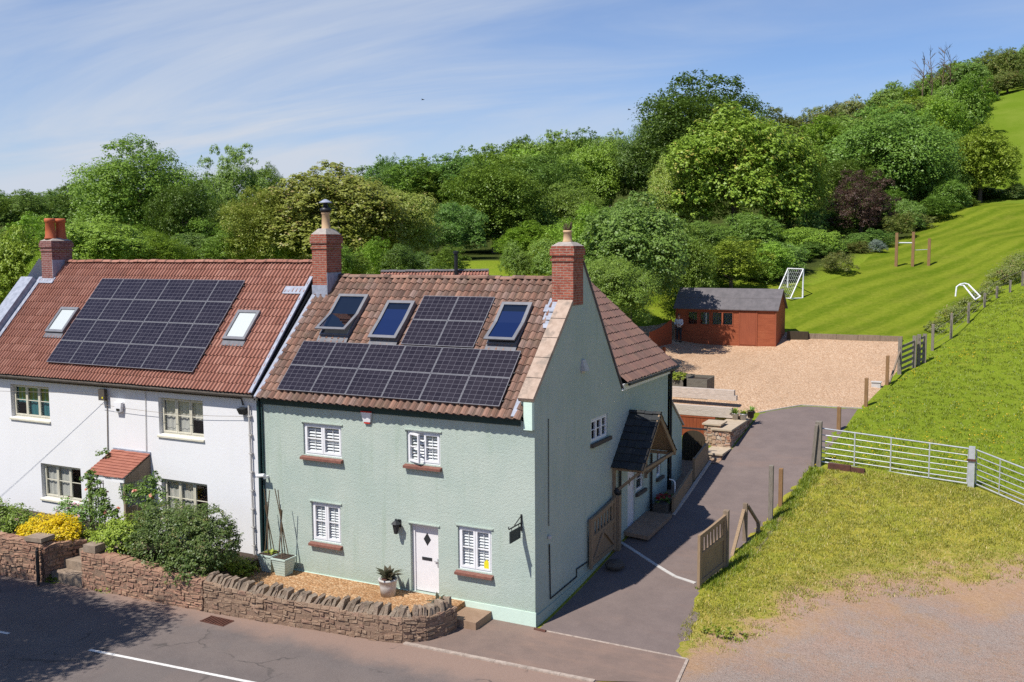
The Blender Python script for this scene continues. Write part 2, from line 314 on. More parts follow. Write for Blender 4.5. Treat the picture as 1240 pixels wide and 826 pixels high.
class MB:
    def __init__(s): s.v = []; s.f = []; s.uv = None; s.t = None
    def add(s, vs, fs):
        k = len(s.v); s.v += [tuple(float(q) for q in p) for p in vs]; s.f += [tuple(i+k for i in f) for f in fs]
        return s
    def box(s, x0, x1, y0, y1, z0, z1): return s.hexa([(x0,y0,z0),(x1,y0,z0),(x1,y1,z0),(x0,y1,z0),(x0,y0,z1),(x1,y0,z1),(x1,y1,z1),(x0,y1,z1)])
    def hexa(s, p): return s.add(p, [(0,3,2,1),(4,5,6,7),(0,1,5,4),(1,2,6,5),(2,3,7,6),(3,0,4,7)])
    def bt(s, T, a0, a1, z0, z1, d0, d1): return s.hexa([T(a0,z0,d1),T(a1,z0,d1),T(a1,z0,d0),T(a0,z0,d0),T(a0,z1,d1),T(a1,z1,d1),T(a1,z1,d0),T(a0,z1,d0)])
    def obox(s, c, ax, ay, az):
        c, ax, ay, az = map(lambda q: np.array(q, float), (c, ax, ay, az))
        return s.hexa([c-ax-ay-az, c+ax-ay-az, c+ax+ay-az, c-ax+ay-az, c-ax-ay+az, c+ax-ay+az, c+ax+ay+az, c-ax+ay+az])
    def bar(s, p, q, w, t=None, up=(0,0,1)):                       # a square bar from p to q
        p, q = np.array(p, float), np.array(q, float); d = q-p; L = np.linalg.norm(d); d = d/L; u = np.array(up, float)
        if abs(d@u) > .95: u = np.array((1.,0,0))
        a = np.cross(d, u); a /= np.linalg.norm(a); b = np.cross(a, d)
        return s.obox((p+q)/2, a*w/2, d*L/2, b*(t or w)/2)
    def prism(s, poly, off):                                       # polygon swept by a vector
        n = len(poly); poly = [np.array(q, float) for q in poly]; off = np.array(off, float)
        return s.add(poly + [q+off for q in poly], [tuple(range(n))[::-1], tuple(range(n, 2*n))] + [(i, (i+1) % n, n+(i+1) % n, n+i) for i in range(n)])
    def tube(s, pts, r, n=8, cap=True):
        pts = [np.array(p, float) for p in pts]; rr = r if isinstance(r, (list, tuple)) else [r]*len(pts); k = len(s.v); ref = None
        for i, p in enumerate(pts):
            d = pts[min(i+1, len(pts)-1)] - pts[max(i-1, 0)]; d = d/(np.linalg.norm(d)+1e-9)
            if ref is None: ref = np.array((0,0,1.)) if abs(d[2]) < .9 else np.array((1.,0,0))
            a = np.cross(d, ref); a /= np.linalg.norm(a)+1e-9; b = np.cross(d, a); ref = -np.cross(d, np.cross(d, ref)); ref /= np.linalg.norm(ref)+1e-9
            s.v += [tuple(p + rr[i]*(a*math.cos(t)+b*math.sin(t))) for t in [2*math.pi*j/n for j in range(n)]]
        for i in range(len(pts)-1):
            for j in range(n): s.f.append((k+i*n+j, k+i*n+(j+1) % n, k+(i+1)*n+(j+1) % n, k+(i+1)*n+j))
        if cap: s.f.append(tuple(k+j for j in range(n))); s.f.append(tuple(k+(len(pts)-1)*n+j for j in range(n))[::-1])
        return s
    def lathe(s, c, prof, n=20):
        k = len(s.v); c = np.array(c, float)
        for r, z in prof: s.v += [(c[0]+r*math.cos(2*math.pi*j/n), c[1]+r*math.sin(2*math.pi*j/n), c[2]+z) for j in range(n)]
        for i in range(len(prof)-1):
            for j in range(n): s.f.append((k+i*n+j, k+i*n+(j+1) % n, k+(i+1)*n+(j+1) % n, k+(i+1)*n+j))
        s.f.append(tuple(k+j for j in range(n))[::-1]); s.f.append(tuple(k+(len(prof)-1)*n+j for j in range(n))); return s
    def frustum(s, c, b, t, hgt):                                  # square bucket: half sizes bottom, top
        x, y, z = c; return s.hexa([(x-b,y-b,z),(x+b,y-b,z),(x+b,y+b,z),(x-b,y+b,z),(x-t,y-t,z+hgt),(x+t,y-t,z+hgt),(x+t,y+t,z+hgt),(x-t,y+t,z+hgt)])
    def build(s, name, mat, parent=None, smooth=False, label=None):
        o0 = origin_of(parent) if parent else Vector((0,0,0))
        me = bpy.data.meshes.new(name); me.from_pydata([(x-o0.x, y-o0.y, z-o0.z) for x, y, z in s.v], [], s.f)
        me.materials.append(MAT[mat] if isinstance(mat, str) else mat)
        if s.uv is not None:
            lay = me.uv_layers.new(name='UVMap').data
            for p in me.polygons:
                for li, w in zip(p.loop_indices, s.uv[p.index]): lay[li].uv = w
        else:
            me.update(); uvbox(me)
        if s.t is not None:
            at_ = me.attributes.new('tint', 'FLOAT', 'FACE'); at_.data.foreach_set('value', [float(q) for q in s.t])
        if smooth: me.polygons.foreach_set('use_smooth', [True]*len(me.polygons))
        me.update()
        o = bpy.data.objects.new(name, me); COL.objects.link(o)
        if parent: o.parent = parent
        if label: o['label'] = label
        return o
def structure(o): return kind(o, 'structure')
def copy_tree(o, parent=None):
    c = o.copy(); COL.objects.link(c); c.parent = parent
    for ch in list(o.children): copy_tree(ch, c)
    return c
# ------------------------------------------------------------------ the two cottages
TF = lambda a, z, d: (a, -d, z)            # front wall: a along x, d towards the lane
TG = lambda a, z, d: (d, a, z)             # gable wall: a along y, d towards the drive
def wall_open(T, a0, a1, z0, z1, ops, th=.3):
    mb = MB(); A = sorted({a0, a1, *[q for o in ops for q in o[:2]]}); Z = sorted({z0, z1, *[q for o in ops for q in o[2:]]})
    for i in range(len(A)-1):
        for j in range(len(Z)-1):
            ca, cz = (A[i]+A[i+1])/2, (Z[j]+Z[j+1])/2
            if any(o[0] < ca < o[1] and o[2] < cz < o[3] for o in ops): continue
            mb.add([T(A[i],Z[j],0), T(A[i+1],Z[j],0), T(A[i+1],Z[j+1],0), T(A[i],Z[j+1],0)], [(0,1,2,3)])
    for a, b, c, d in ops:
        for p, q in (((a,c),(a,d)), ((a,d),(b,d)), ((b,d),(b,c)), ((b,c),(a,c))):
            mb.add([T(p[0],p[1],0), T(q[0],q[1],0), T(q[0],q[1],-th), T(p[0],p[1],-th)], [(0,1,2,3)])
    return mb
def rect_frame(mb, T, a0, a1, z0, z1, w, d0, d1):
    mb.bt(T, a0, a0+w, z0, z1, d0, d1); mb.bt(T, a1-w, a1, z0, z1, d0, d1)
    mb.bt(T, a0+w, a1-w, z0, z0+w, d0, d1); mb.bt(T, a0+w, a1-w, z1-w, z1, d0, d1)
def casement(house, T, a0, a1, z0, z1, n, mat, rec=.1, shutter=False, cloth=None, cloth_all=True, open_leaf=None, label=None):
    mb = MB(); gl = MB(); g = .004
    rect_frame(mb, T, a0+g, a1-g, z0+g, z1-g, .055, -rec-.07, -rec)
    w = (a1-a0-.11)/n
    for i in range(n):
        b0, b1 = a0+.055+i*w, a0+.055+(i+1)*w; Tl = T
        if open_leaf == i:                                          # leaf swung a little outwards on its left hinge
            ang = R(24); ca, sa = math.cos(ang), math.sin(ang)
            Tl = lambda a, z, d, b0=b0: T(b0+(a-b0)*ca-(d+rec)*sa, z, -rec+(a-b0)*sa+(d+rec)*ca)
        rect_frame(mb, Tl, b0+.006, b1-.006, z0+.06, z1-.06, .062 if n == 2 else .05, -rec-.045, -rec+.018)
        zm = z0 + (z1-z0)*.52
        mb.bt(Tl, b0+.06, b1-.06, zm-.011, zm+.011, -rec-.03, -rec+.006)
        gl.add([Tl(b0+.05,z0+.1,-rec-.02), Tl(b1-.05,z0+.1,-rec-.02), Tl(b1-.05,z1-.1,-rec-.02), Tl(b0+.05,z1-.1,-rec-.02)], [(0,1,2,3)])
    o = mb.build('window', mat, house, label=label)
    gl.build('pane', 'glass', o)
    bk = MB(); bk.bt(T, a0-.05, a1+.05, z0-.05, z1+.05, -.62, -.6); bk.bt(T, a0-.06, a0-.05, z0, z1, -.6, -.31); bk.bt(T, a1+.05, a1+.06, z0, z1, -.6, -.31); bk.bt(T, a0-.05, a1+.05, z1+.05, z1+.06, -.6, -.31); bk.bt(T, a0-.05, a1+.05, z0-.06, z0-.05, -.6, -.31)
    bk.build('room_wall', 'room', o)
    if shutter:
        for i in range(n):
            b0, b1 = a0+.06+i*w, a0+.05+(i+1)*w; sh = MB(); d0, d1 = -rec-.115, -rec-.075
            rect_frame(sh, T, b0, b1, z0+.06, z1-.05, .05, d0, d1); zm = (z0+z1)/2; sh.bt(T, b0+.05, b1-.05, zm-.03, zm+.03, d0, d1)
            sh.bt(T, (b0+b1)/2-.008, (b0+b1)/2+.008, z0+.15, z1-.15, d1+.03, d1+.04)
            k = int((z1-z0-.2)/.082)
            for j in range(k):
                zc = z0+.135+j*(z1-z0-.25)/(k-1)
                if abs(zc-zm) < .04: continue
                sh.hexa([T(b0+.05,zc-.034,d1+.012), T(b1-.05,zc-.034,d1+.012), T(b1-.05,zc+.010,d0), T(b0+.05,zc+.010,d0), T(b0+.05,zc-.014,d1+.012), T(b1-.05,zc-.014,d1+.012), T(b1-.05,zc+.030,d0), T(b0+.05,zc+.030,d0)])
            sh.build('shutter', 'whitepaint', o)
    if cloth:
        cu = MB(); rg = random.Random(int(a0*100))
        for i in range(n if cloth_all else n-1):
            b0, b1 = a0+.06+i*w, a0+.05+(i+1)*w; m_ = 9
            pts = [(b0+(b1-b0)*j/m_, -.25+.02*math.sin(j*2.1+i)) for j in range(m_+1)]
            zz0 = z0+.05 if rg.random() < .7 else z0+(z1-z0)*.42
            for j in range(m_): cu.add([T(pts[j][0],zz0,pts[j][1]), T(pts[j+1][0],zz0,pts[j+1][1]), T(pts[j+1][0],z1,pts[j+1][1]), T(pts[j][0],z1,pts[j][1])], [(0,1,2,3)])
        cu.build('curtain', cloth, o)
    return o
def clay_sill(parent, T, a0, a1, z, mat='tilesill', hgt=.11, out=.14):
    mb = MB(); mb.hexa([T(a0,z-hgt,out), T(a1,z-hgt,out), T(a1,z-hgt,-.12), T(a0,z-hgt,-.12), T(a0,z-.035,out), T(a1,z-.035,out), T(a1,z+.03,-.12), T(a0,z+.03,-.12)])
    return mb.build('sill', mat, parent)
def lintel(house, T, a0, a1, z): MB().bt(T, a0-.06, a1+.06, z, z+.035, .002, .045).build('drip_mould', 'mint', house)

def tiles(O, U, V, N, L, S, p, course, prof, seed, jit=1., bot=.035, hole=None):
    """courses of interlocking tiles on the plane O + u*U + v*V; prof gives the wave height across one tile"""
    O, U, V, N = (np.array(q, float) for q in (O, U, V, N)); rg = random.Random(seed); mb = MB(); mb.uv = []
    nt = max(1, round(L/p)); p = L/nt; nc = max(1, round(S/course)); course = S/nc; k = len(prof)
    for i in range(nc):
        v0, v1 = i*course, min((i+1)*course+.03, S+.02); row = []
        for t in range(nt):
            dv, dw = rg.gauss(0, .006)*jit, rg.gauss(0, .004)*jit; tl = rg.gauss(0, .004)*jit
            for j, (a, w) in enumerate(prof):
                if j == k-1 and t < nt-1: pass
                row.append((t, a, (t+a)*p, w+dw+tl*(a-.5), dv))
        base = len(mb.v)
        for t, a, u, w, dv in row:
            b = O+U*u
            mb.v.append(tuple(b+V*(v0+dv-.012)+N*(w+bot-.024))); mb.v.append(tuple(b+V*(v0+dv-.012)+N*(w+bot))); mb.v.append(tuple(b+V*v1+N*(w*.92+.004)))
        for q in range(len(row)-1):
            t = row[q][0]; a0 = row[q][1]; a1 = row[q+1][1] if row[q+1][0] == t else a0+.01; x = base+3*q
            for f, vv in (((x, x+3, x+4, x+1), (.05,.05,.06,.06)), ((x+1, x+4, x+5, x+2), (.1,.1,.9,.9))):
                mb.f.append(f); mb.uv.append([(t+min(a0,.98)+.005, i+vv[0]), (t+min(a1,.98)+.005, i+vv[1]), (t+min(a1,.98)+.005, i+vv[2]), (t+min(a0,.98)+.005, i+vv[3])])
    return mb
PANTILE = [(0, -.006), (.10, .016), (.22, .048), (.36, .064), (.50, .050), (.64, .018), (.78, -.006), (.9, -.012), (1, -.006)]
ROMAN = [(0, 0), (.30, .0), (.35, .044), (.43, .050), (.5, .0), (.80, .0), (.85, .044), (.94, .050), (1, .0)]
FLAT = [(0, 0), (.5, .004), (.97, .0), (1, -.012)]
def ridge_tiles(mb, p, q, r, pitch=.45, seed=1):
    p, q = np.array(p, float), np.array(q, float); L = np.linalg.norm(q-p); d = (q-p)/L; rg = random.Random(seed); n = round(L/pitch)
    s = np.cross(d, (0,0,1)); s /= np.linalg.norm(s)
    for i in range(n):
        a, b = p+d*L*i/n, p+d*(L*(i+1)/n-.008); dz = rg.gauss(0,.008); k = len(mb.v); ang = [R(10+160*j/8) for j in range(9)]
        for c, sc in ((a, 1.0), (b, 1.0)):
            mb.v += [tuple(c + s*r*1.0*sc*math.cos(t) + np.array((0,0,1))*(r*.8*sc*math.sin(t)+dz)) for t in ang]
        mb.f += [(k+j, k+j+1, k+9+j+1, k+9+j) for j in range(8)] + [tuple(range(k, k+9)), tuple(range(k+9, k+18))[::-1]]
    return mb
def chimney(house, x0, x1, y0, y1, zb, zt, corb, mat, dark=None, steps=(.0, .04, .08), cap=.12):
    mb = MB(); mb.box(x0, x1, y0, y1, zb, zt-corb)
    hs = corb/3
    mb.box(x0-.035, x1+.035, y0-.035, y1+.035, zt-corb+.002, zt-corb+.075)
    mb.box(x0-.005, x1+.005, y0-.005, y1+.005, zt-corb+.077, zt-corb*.62)
    mb.box(x0-.05, x1+.05, y0-.05, y1+.05, zt-corb*.62+.002, zt-.08)
    mb.box(x0-.02, x1+.02, y0-.02, y1+.02, zt-.078, zt)
    c = mb.build('chimney', mat, house)
    f = MB(); ex, ey = (x1-x0)/2, (y1-y0)/2; cx, cy = (x0+x1)/2, (y0+y1)/2
    f.hexa([(x0-.015,y0-.015,zt+.001),(x1+.015,y0-.015,zt+.001),(x1+.015,y1+.015,zt+.001),(x0-.015,y1+.015,zt+.001),(cx-ex*.55,cy-ey*.55,zt+cap),(cx+ex*.55,cy-ey*.55,zt+cap),(cx+ex*.55,cy+ey*.55,zt+cap),(cx-ex*.55,cy+ey*.55,zt+cap)])
    f.build('mortar_cap', 'flaunch', c)
    return c
def pot(ch, c, r, hgt, mat): return MB().lathe(c, [(r*1.15,0),(r*1.15,.05),(r,.09),(r*.88,hgt*.8),(r*1.05,hgt*.84),(r*1.05,hgt*.93),(r*.95,hgt),(r*.75,hgt),(r*.7,hgt*.6)], 18).build('chimney_pot', mat, ch, smooth=True)

# ---- mint-green cottage
GH = thing('cottage', 'pale green rendered end cottage with pantiled roof and white shuttered windows', 'house', (-5, 3.4, 0))
WIN = [(-8.2,-6.7,4.28,5.30), (-4.28,-3.1,4.38,5.37), (-7.95,-6.8,1.50,2.77), (-2.53,-1.4,1.36,2.66)]
DOOR = (-4.2,-3.21,.40,2.52)
wall_open(TF, -9.93, 0, -.4, 6.06, WIN+[DOOR]).build('front_wall', 'mint', GH)
MB().bt(TF, -9.93, -4.3, -.4, .43, .001, .035).bt(TF, -3.12, .03, -.4, .44, .001, .035).build('plinth', 'plinth', GH)
GW = [(4.08,5.52,4.58,5.35), (7.40,8.14,.92,3.08), (8.24,9.03,2.04,2.90), (10.47,11.01,2.10,3.20)]
g = wall_open(TG, 0, 12.0, -.4, 5.94, GW)
g.add([TG(q[0],q[1],0) for q in ((0,5.94),(6.79,5.94),(3.48,10.30),(2.66,9.24),(.0,6.62))], [(0,1,2,3,4)])
g.add([TG(q[0],q[1],-.42) for q in ((0,5.94),(6.79,5.94),(3.48,10.30),(2.66,9.24),(.0,6.62))], [(4,3,2,1,0)])
g.add([(0,0,5.94),(-.42,0,5.94),(-.42,0,6.62),(0,0,6.62)], [(0,1,2,3)])
g.add([(-.42,.0,5.6),(-.42,0,6.62),(-.42,2.66,9.24),(-.42,3.48,10.30),(-.42,6.79,5.94)], [(0,1,2,3,4)])
g.add([TG(12,0.2,0), TG(13.6,.2,0), TG(13.6,3.62,0), TG(12,4.86,0)], [(0,1,2,3)]).add([(0,13.6,.2),(-3,13.6,.2),(-3,13.6,3.62),(0,13.6,3.62)], [(0,1,2,3)])
g.build('gable_wall', 'mint', GH)
MB().prism([(.001,0.035,-.4),(.001,6.55,-.4),(.001,6.55,.86),(.001,4.2,.50),(.001,1.0,.36),(.001,.036,.34)], (.03,0,0)).prism([(.001,6.56,-.4),(.001,12.0,-.4),(.001,12.0,1.25),(.001,8.3,1.0),(.001,6.56,.90)], (.03,0,0)).build('side_plinth', 'mint', GH)
MB().box(-9.93,-.43,6.5,6.79,-.4,6.0).box(-7.4,-7.1,6.8,12,-.4,5.94).box(-7.1,0,11.75,11.97,-.4,5.94).build('rear_wall', 'mint', GH)
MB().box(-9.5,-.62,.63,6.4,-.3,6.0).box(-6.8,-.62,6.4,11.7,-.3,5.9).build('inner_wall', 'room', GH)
# main roof
GE, GR = (-.3, 6.03), (3.44, 9.85); gl_ = math.hypot(GR[0]-GE[0], GR[1]-GE[1]); GV = (0, (GR[0]-GE[0])/gl_, (GR[1]-GE[1])/gl_); GN = (0, -GV[2], GV[1])
def GP(u, v, w=0): return (u, GE[0]+GV[1]*v+GN[1]*w, GE[1]+GV[2]*v+GN[2]*w)
tiles(GP(-9.86, 0), (1,0,0), GV, GN, 9.57, gl_, .245, .315, PANTILE, 3).build('front_roof', 'tile_green', GH)
MB().add([GP(-10.3,0,-.03), GP(-.43,0,-.03), GP(-.43,gl_,-.03), GP(-10.3,gl_,-.03)], [(0,1,2,3)]).build('roof_felt', 'felt', GH)
rv = (0, (3.44-6.95)/1, 0)
rl = math.hypot(3.5, 3.95); RV = (0, -3.5/rl, 3.95/rl); RN = (0, 3.95/rl, 3.5/rl)
tiles((-9.86, 6.94, 5.90), (1,0,0), RV, RN, 9.42, rl, .245, .33, PANTILE, 4).build('rear_roof', 'tile_green', GH)
ridge_tiles(MB(), (-9.2,3.44,9.80), (-.70,3.44,9.80), .15, .42, 2).build('ridge', 'tile_green', GH)
MB().bt(TF, -9.9, -.43, 5.80, 5.98, .02, .05).build('fascia', 'dkgreen', GH)
# parapet coping: stone slabs up the front slope
cp = MB(); P0, P1 = np.array((0,-.12,6.52)), np.array((0,2.63,9.14)); nsl = 5
for i in range(nsl):
    a, b = P0+(P1-P0)*(i/nsl), P0+(P1-P0)*((i+1)/nsl-.006)
    cp.hexa([(-.44,a[1],a[2]),(.045,a[1],a[2]),(.045,b[1],b[2]),(-.44,b[1],b[2]),(-.44,a[1]-.06,a[2]+.10),(.045,a[1]-.06,a[2]+.10),(.045,b[1]-.06,b[2]+.10),(-.44,b[1]-.06,b[2]+.10)])
cp.build('coping', 'stonecop', GH)
MB().bar((.0,3.42,10.36),(.0,6.86,5.96),.10,.05).build('verge', 'felt', GH)
MB().box(-.27,-.003,-.15,-.003,5.72,6.50).build('kneeler', 'plinth', GH)
fl = MB()
for i in range(3): fl.obox(GP(-.62+.05*i,4.05-.32*i,.06), (.24-.03*i,0,0), tuple(.14*q for q in GV), tuple(.012*q for q in GN))
fl.obox(GP(-.56,4.25,.05), (.24,0,0), tuple(.2*q for q in GV), tuple(.02*q for q in GN)).obox(GP(-.20,3.62+.30,.19), (.19,0,0), tuple(.12*q for q in GV), tuple(.012*q for q in GN))
fl.build('lead_flashing', 'lead', GH)
MB().obox(GP(-.52,.55,.055), (.07,0,0), tuple(.5*q for q in GV), tuple(.012*q for q in GN)).build('eave_lead', 'lead', GH)
ch = chimney(GH, -.69, .012, 2.66, 3.42, 9.05, 10.84, .46, 'brick'); pot(ch, (-.34,3.04,10.93), .135, .38, 'potbuff')
nest = MB(); rg = random.Random(5)
for i in range(40):
    a = rg.random()*6.28; b = rg.random()*.5; nest.bar((-.34+.04*math.cos(a),3.04+.04*math.sin(a),11.28),(-.34+.14*math.cos(a+b),3.04+.14*math.sin(a+b),11.36+.22*rg.random()),.012)
tag(nest.build('bird_nest', 'twig_m' if 'twig_m' in MAT else 'cane'), 'twiggy nest sticking out of the buff pot on the near brick chimney', 'nest')
# wing roof and fascia
wl = math.hypot(3.75, 3.3); WV = (-3.75/wl, 0, 3.3/wl); WN = (3.3/wl, 0, 3.75/wl)
tiles((.17, 6.83, 6.20), (0,1,0), WV, WN, 5.5, wl, .30, .36, PANTILE, 8).build('wing_roof', 'tile_wing', GH)
tiles((-7.34, 12.3, 6.20), (0,-1,0), (3.75/wl,0,3.3/wl), (-3.3/wl,0,3.75/wl), 6.0, wl, .30, .36, PANTILE, 9).build('wing_roof', 'tile_wing', GH)
ridge_tiles(MB(), (-3.58,7.2,9.49), (-3.58,12.32,9.49), .15, .42, 4).build('wing_ridge', 'tile_wing', GH)
MB().box(.004,.05,6.80,12.0,5.92,6.14).build('wing_fascia', 'whitepaint', GH)
MB().add([(0,12.0,5.94),(-7.1,12.0,5.94),(-3.58,12.0,9.3)], [(0,1,2)]).build('wing_gable', 'mint', GH)
MB().tube([(.21,6.95,6.13),(.21,12.3,6.11)], .05, 8).build('gutter', 'dark', GH)
MB().bar((.0,11.98,4.93),(.0,13.72,3.60),.12,.05).box(-3,.06,11.99,12.06,4.88,4.95).build('lean_to_verge', 'sleeper', GH)
MB().add([(.02,11.99,4.96),(.02,13.75,3.62),(-3,13.75,3.62),(-3,11.99,4.96)], [(0,1,2,3)]).build('lean_to_roof', 'tile_wing', GH)
# pipes, conduit
pp = MB()
pp.tube([(.07,6.50,3.3),(.07,6.50,.6)], .045).tube([(.07,9.70,3.2),(.07,9.70,1.0)], .045).tube([(.07,11.93,6.08),(.07,11.93,1.2)], .05)
pp.tube([(.2,11.93,6.1),(.07,11.93,5.95)], .045)
pp.build('downpipe', 'dark', GH)
MB().tube([(.03,.86,5.9),(.03,.86,2.75)], .012, 5).tube([(.035,.88,2.2),(.035,.94,.55),(.035,2.86,.62),(.035,2.86,.86),(.035,3.70,.84)], .02, 6).build('conduit', 'dark', GH)
MB().lathe((.05,.86,2.36), [(.02,0),(.06,.02),(.06,.1),(.02,.12)], 10).build('vent_cover', 'palepot', GH)
MB().tube([(-9.98,-.06,5.9),(-9.98,-.08,.45)], .055).tube([(-9.84,-.05,5.85),(-9.84,-.05,.45)], .03).build('downpipe', 'dkgreen', GH)
# windows
for i, (a0,a1,z0,z1) in enumerate(WIN):
    o = casement(GH, TF, a0, a1, z0, z1, 2, 'whitepaint', .06, shutter=True, open_leaf=0 if i == 1 else None)
    clay_sill(o, TF, a0-.06, a1+.06, z0-.03); lintel(GH, TF, a0, a1, z1+.02)
MB().add([TF(-1.68,1.44,-.045), TF(-1.50,1.44,-.045), TF(-1.50,1.66,-.045), TF(-1.59,1.76,-.045), TF(-1.68,1.66,-.045)], [(0,1,2,3,4)]).build('window_sticker', 'yellowsign', GH)
casement(GH, TG, *GW[0], 3, 'whitepaint', .05); casement(GH, TG, *GW[2], 1, 'whitepaint', .05); casement(GH, TG, *GW[3], 1, 'whitepaint', .05)
for q in (GW[0], GW[2], GW[3]): MB().bt(TG, q[0]-.05, q[1]+.15, q[2]-.13, q[2]-.01, -.05, .10).build('slate_sill', 'darkwood', GH)
# front door
a0,a1,z0,z1 = DOOR; fr = MB()
fr.bt(TF, a0, a0+.09, z0, z1, -.22, -.12); fr.bt(TF, a1-.07, a1, z0, z1, -.22, -.12); fr.bt(TF, a0+.09, a1-.07, z1-.08, z1, -.22, -.12)
d = fr.bt(TF, a0+.09, a1-.07, z0+.03, z1-.08, -.20, -.16).build('front_door', 'door', GH)
ca = (a0+a1)/2+.01; dz = 2.05; MB().add([TF(ca-.13,dz,-.155), TF(ca,dz-.2,-.155), TF(ca+.13,dz,-.155), TF(ca,dz+.2,-.155)], [(0,1,2,3)]).build('diamond_pane', 'iron', d)
MB().bt(TF, ca-.19, ca+.16, 1.40, 1.49, -.158, -.145).build('letter_plate', 'iron', d)
MB().bt(TF, a1-.14, a1-.10, 1.25, 1.5, -.158, -.14).bt(TF, a1-.22, a1-.10, 1.40, 1.43, -.13, -.11).build('handle', 'galv', d)
MB().bt(TF, a0-.02, a1+.03, z0-.10, z0-.005, -.2, .10).build('threshold', 'whitepaint', GH); lintel(GH, TF, a0, a1, z1+.02)
# side door
a0,a1,z0,z1 = GW[1]; fr = MB(); rect_frame(fr, TG, a0, a1, z0, z1, .06, -.14, -.05); d = fr.bt(TG, a0+.06, a1-.06, z0+.02, z1-.06, -.12, -.08).build('side_door', 'door', GH)
MB().add([TG((a0+a1)/2-.1,2.55,-.075), TG((a0+a1)/2,2.38,-.075), TG((a0+a1)/2+.1,2.55,-.075), TG((a0+a1)/2,2.72,-.075)], [(0,1,2,3)]).build('diamond_pane', 'iron', d)
# porch canopy over the side door
cr = [(y, z) for y, z in ((5.83,3.48),(7.57,5.08),(9.30,3.50))]
pl_ = math.hypot(1.74,1.6); near = tiles((1.16,5.79,3.47), (-1,0,0), (0,1.74/pl_,1.6/pl_), (0,-1.6/pl_,1.74/pl_), 1.15, pl_+.02, .28, .30, FLAT, 5, 1.6)
far = tiles((.01,9.34,3.47), (1,0,0), (0,-1.74/pl_,1.6/pl_), (0,1.6/pl_,1.74/pl_), 1.15, pl_+.02, .28, .30, FLAT, 6, 1.6)
k = len(near.v); near.v += far.v; near.f += [tuple(i+k for i in f) for f in far.f]; near.uv += far.uv
cn = near.build('porch_canopy', 'tile_porch', GH)
ridge_tiles(MB(), (.0,7.565,5.07), (1.16,7.565,5.07), .11, .3, 3).build('canopy_ridge', 'tile_porch', cn)
bb = MB().bar((1.10,5.80,3.40),(1.10,7.56,5.02),.05,.17).bar((1.10,7.56,5.02),(1.10,9.33,3.38),.05,.17).bar((1.05,5.95,3.42),(1.05,9.18,3.42),.09,.10)
bb.bar((.0,5.98,3.40),(1.1,5.98,3.40),.08,.10).bar((.0,9.15,3.40),(1.1,9.15,3.40),.08,.10).bar((.05,5.98,2.55),(.95,5.98,3.35),.08,.09).bar((.05,9.15,2.55),(.95,9.15,3.35),.08,.09).bar((.05,5.98,2.4),(.05,5.98,3.45),.09).bar((.05,9.15,2.4),(.05,9.15,3.45),.09)
bb.build('timber_bracket', 'wood2', cn)
MB().add([(.0,5.84,3.44),(1.1,5.84,3.44),(1.1,7.57,5.02),(0,7.57,5.02)], [(0,1,2,3)]).add([(.0,9.30,3.44),(1.1,9.30,3.44),(1.1,7.57,5.02),(0,7.57,5.02)], [(3,2,1,0)]).build('canopy_boarding', 'wood2', cn)
# roof windows
def skylight(house, P, N_, u0, u1, v0, v1, ang, pane, blind, depth=.135):
    def Q(u, v, w): return P(u, v, w)
    b = MB()
    for x0,x1,y0,y1 in ((u0,u0+.06,v0,v1),(u1-.06,u1,v0,v1),(u0+.06,u1-.06,v0,v0+.06),(u0+.06,u1-.06,v1-.06,v1)):
        b.hexa([Q(x0,y0,-.02),Q(x1,y0,-.02),Q(x1,y1,-.02),Q(x0,y1,-.02),Q(x0,y0,depth),Q(x1,y0,depth),Q(x1,y1,depth),Q(x0,y1,depth)])
    o = b.build('roof_window', 'velux', house)
    MB().hexa([Q(u0-.02,v0-.24,.055),Q(u1+.02,v0-.24,.055),Q(u1+.02,v0-.005,.075),Q(u0-.02,v0-.005,.075),Q(u0-.02,v0-.24,.065),Q(u1+.02,v0-.24,.065),Q(u1+.02,v0-.005,.085),Q(u0-.02,v0-.005,.085)]).build('apron', 'darklead', o)
    c, s_ = math.cos(ang), math.sin(ang); L = v1-v0
    S = lambda u, t, w: Q(u, v1-min(t, L*.5)-max(0, t-L*.5)*c, depth+.012+max(0, t-L*.5)*s_+w)   # lower half swung out on the centre pivot
    sh = MB()
    for x0,x1,t0,t1 in ((u0-.02,u0+.09,0,L*.5),(u1-.09,u1+.02,0,L*.5),(u0-.02,u0+.09,L*.5,L+.02),(u1-.09,u1+.02,L*.5,L+.02),(u0+.09,u1-.09,0,.11),(u0+.09,u1-.09,L-.09,L+.02)):
        sh.hexa([S(x0,t1,0),S(x1,t1,0),S(x1,t0,0),S(x0,t0,0),S(x0,t1,.05),S(x1,t1,.05),S(x1,t0,.05),S(x0,t0,.05)])
    sh.build('sash', 'velux', o)
    MB().add([S(u0+.08,L-.08,.03),S(u1-.08,L-.08,.03),S(u1-.08,L*.5,.03),S(u0+.08,L*.5,.03),S(u1-.08,.10,.03),S(u0+.08,.10,.03)], [(0,1,2,3),(3,2,4,5)]).build('pane', pane, o)
    MB().add([Q(u0+.05,v0+.05,depth-.025),Q(u1-.05,v0+.05,depth-.025),Q(u1-.05,v1-.05,depth-.025),Q(u0+.05,v1-.05,depth-.025)], [(0,1,2,3)]).build('shaft', 'room', o)
    if blind: 
        fr_ = .78 if ang > 0 else .93
        MB().add([S(u0+.1,L-.1,.012),S(u1-.1,L-.1,.012),S(u1-.1,L*.5,.012),S(u0+.1,L*.5,.012),S(u1-.1,L*(1-fr_),.012),S(u0+.1,L*(1-fr_),.012)], [(0,1,2,3),(3,2,4,5)]).build('blind', blind, o)
    return o
skylight(GH, GP, GN, -8.62, -7.45, 2.62, 4.36, R(15), 'skyglass', None)
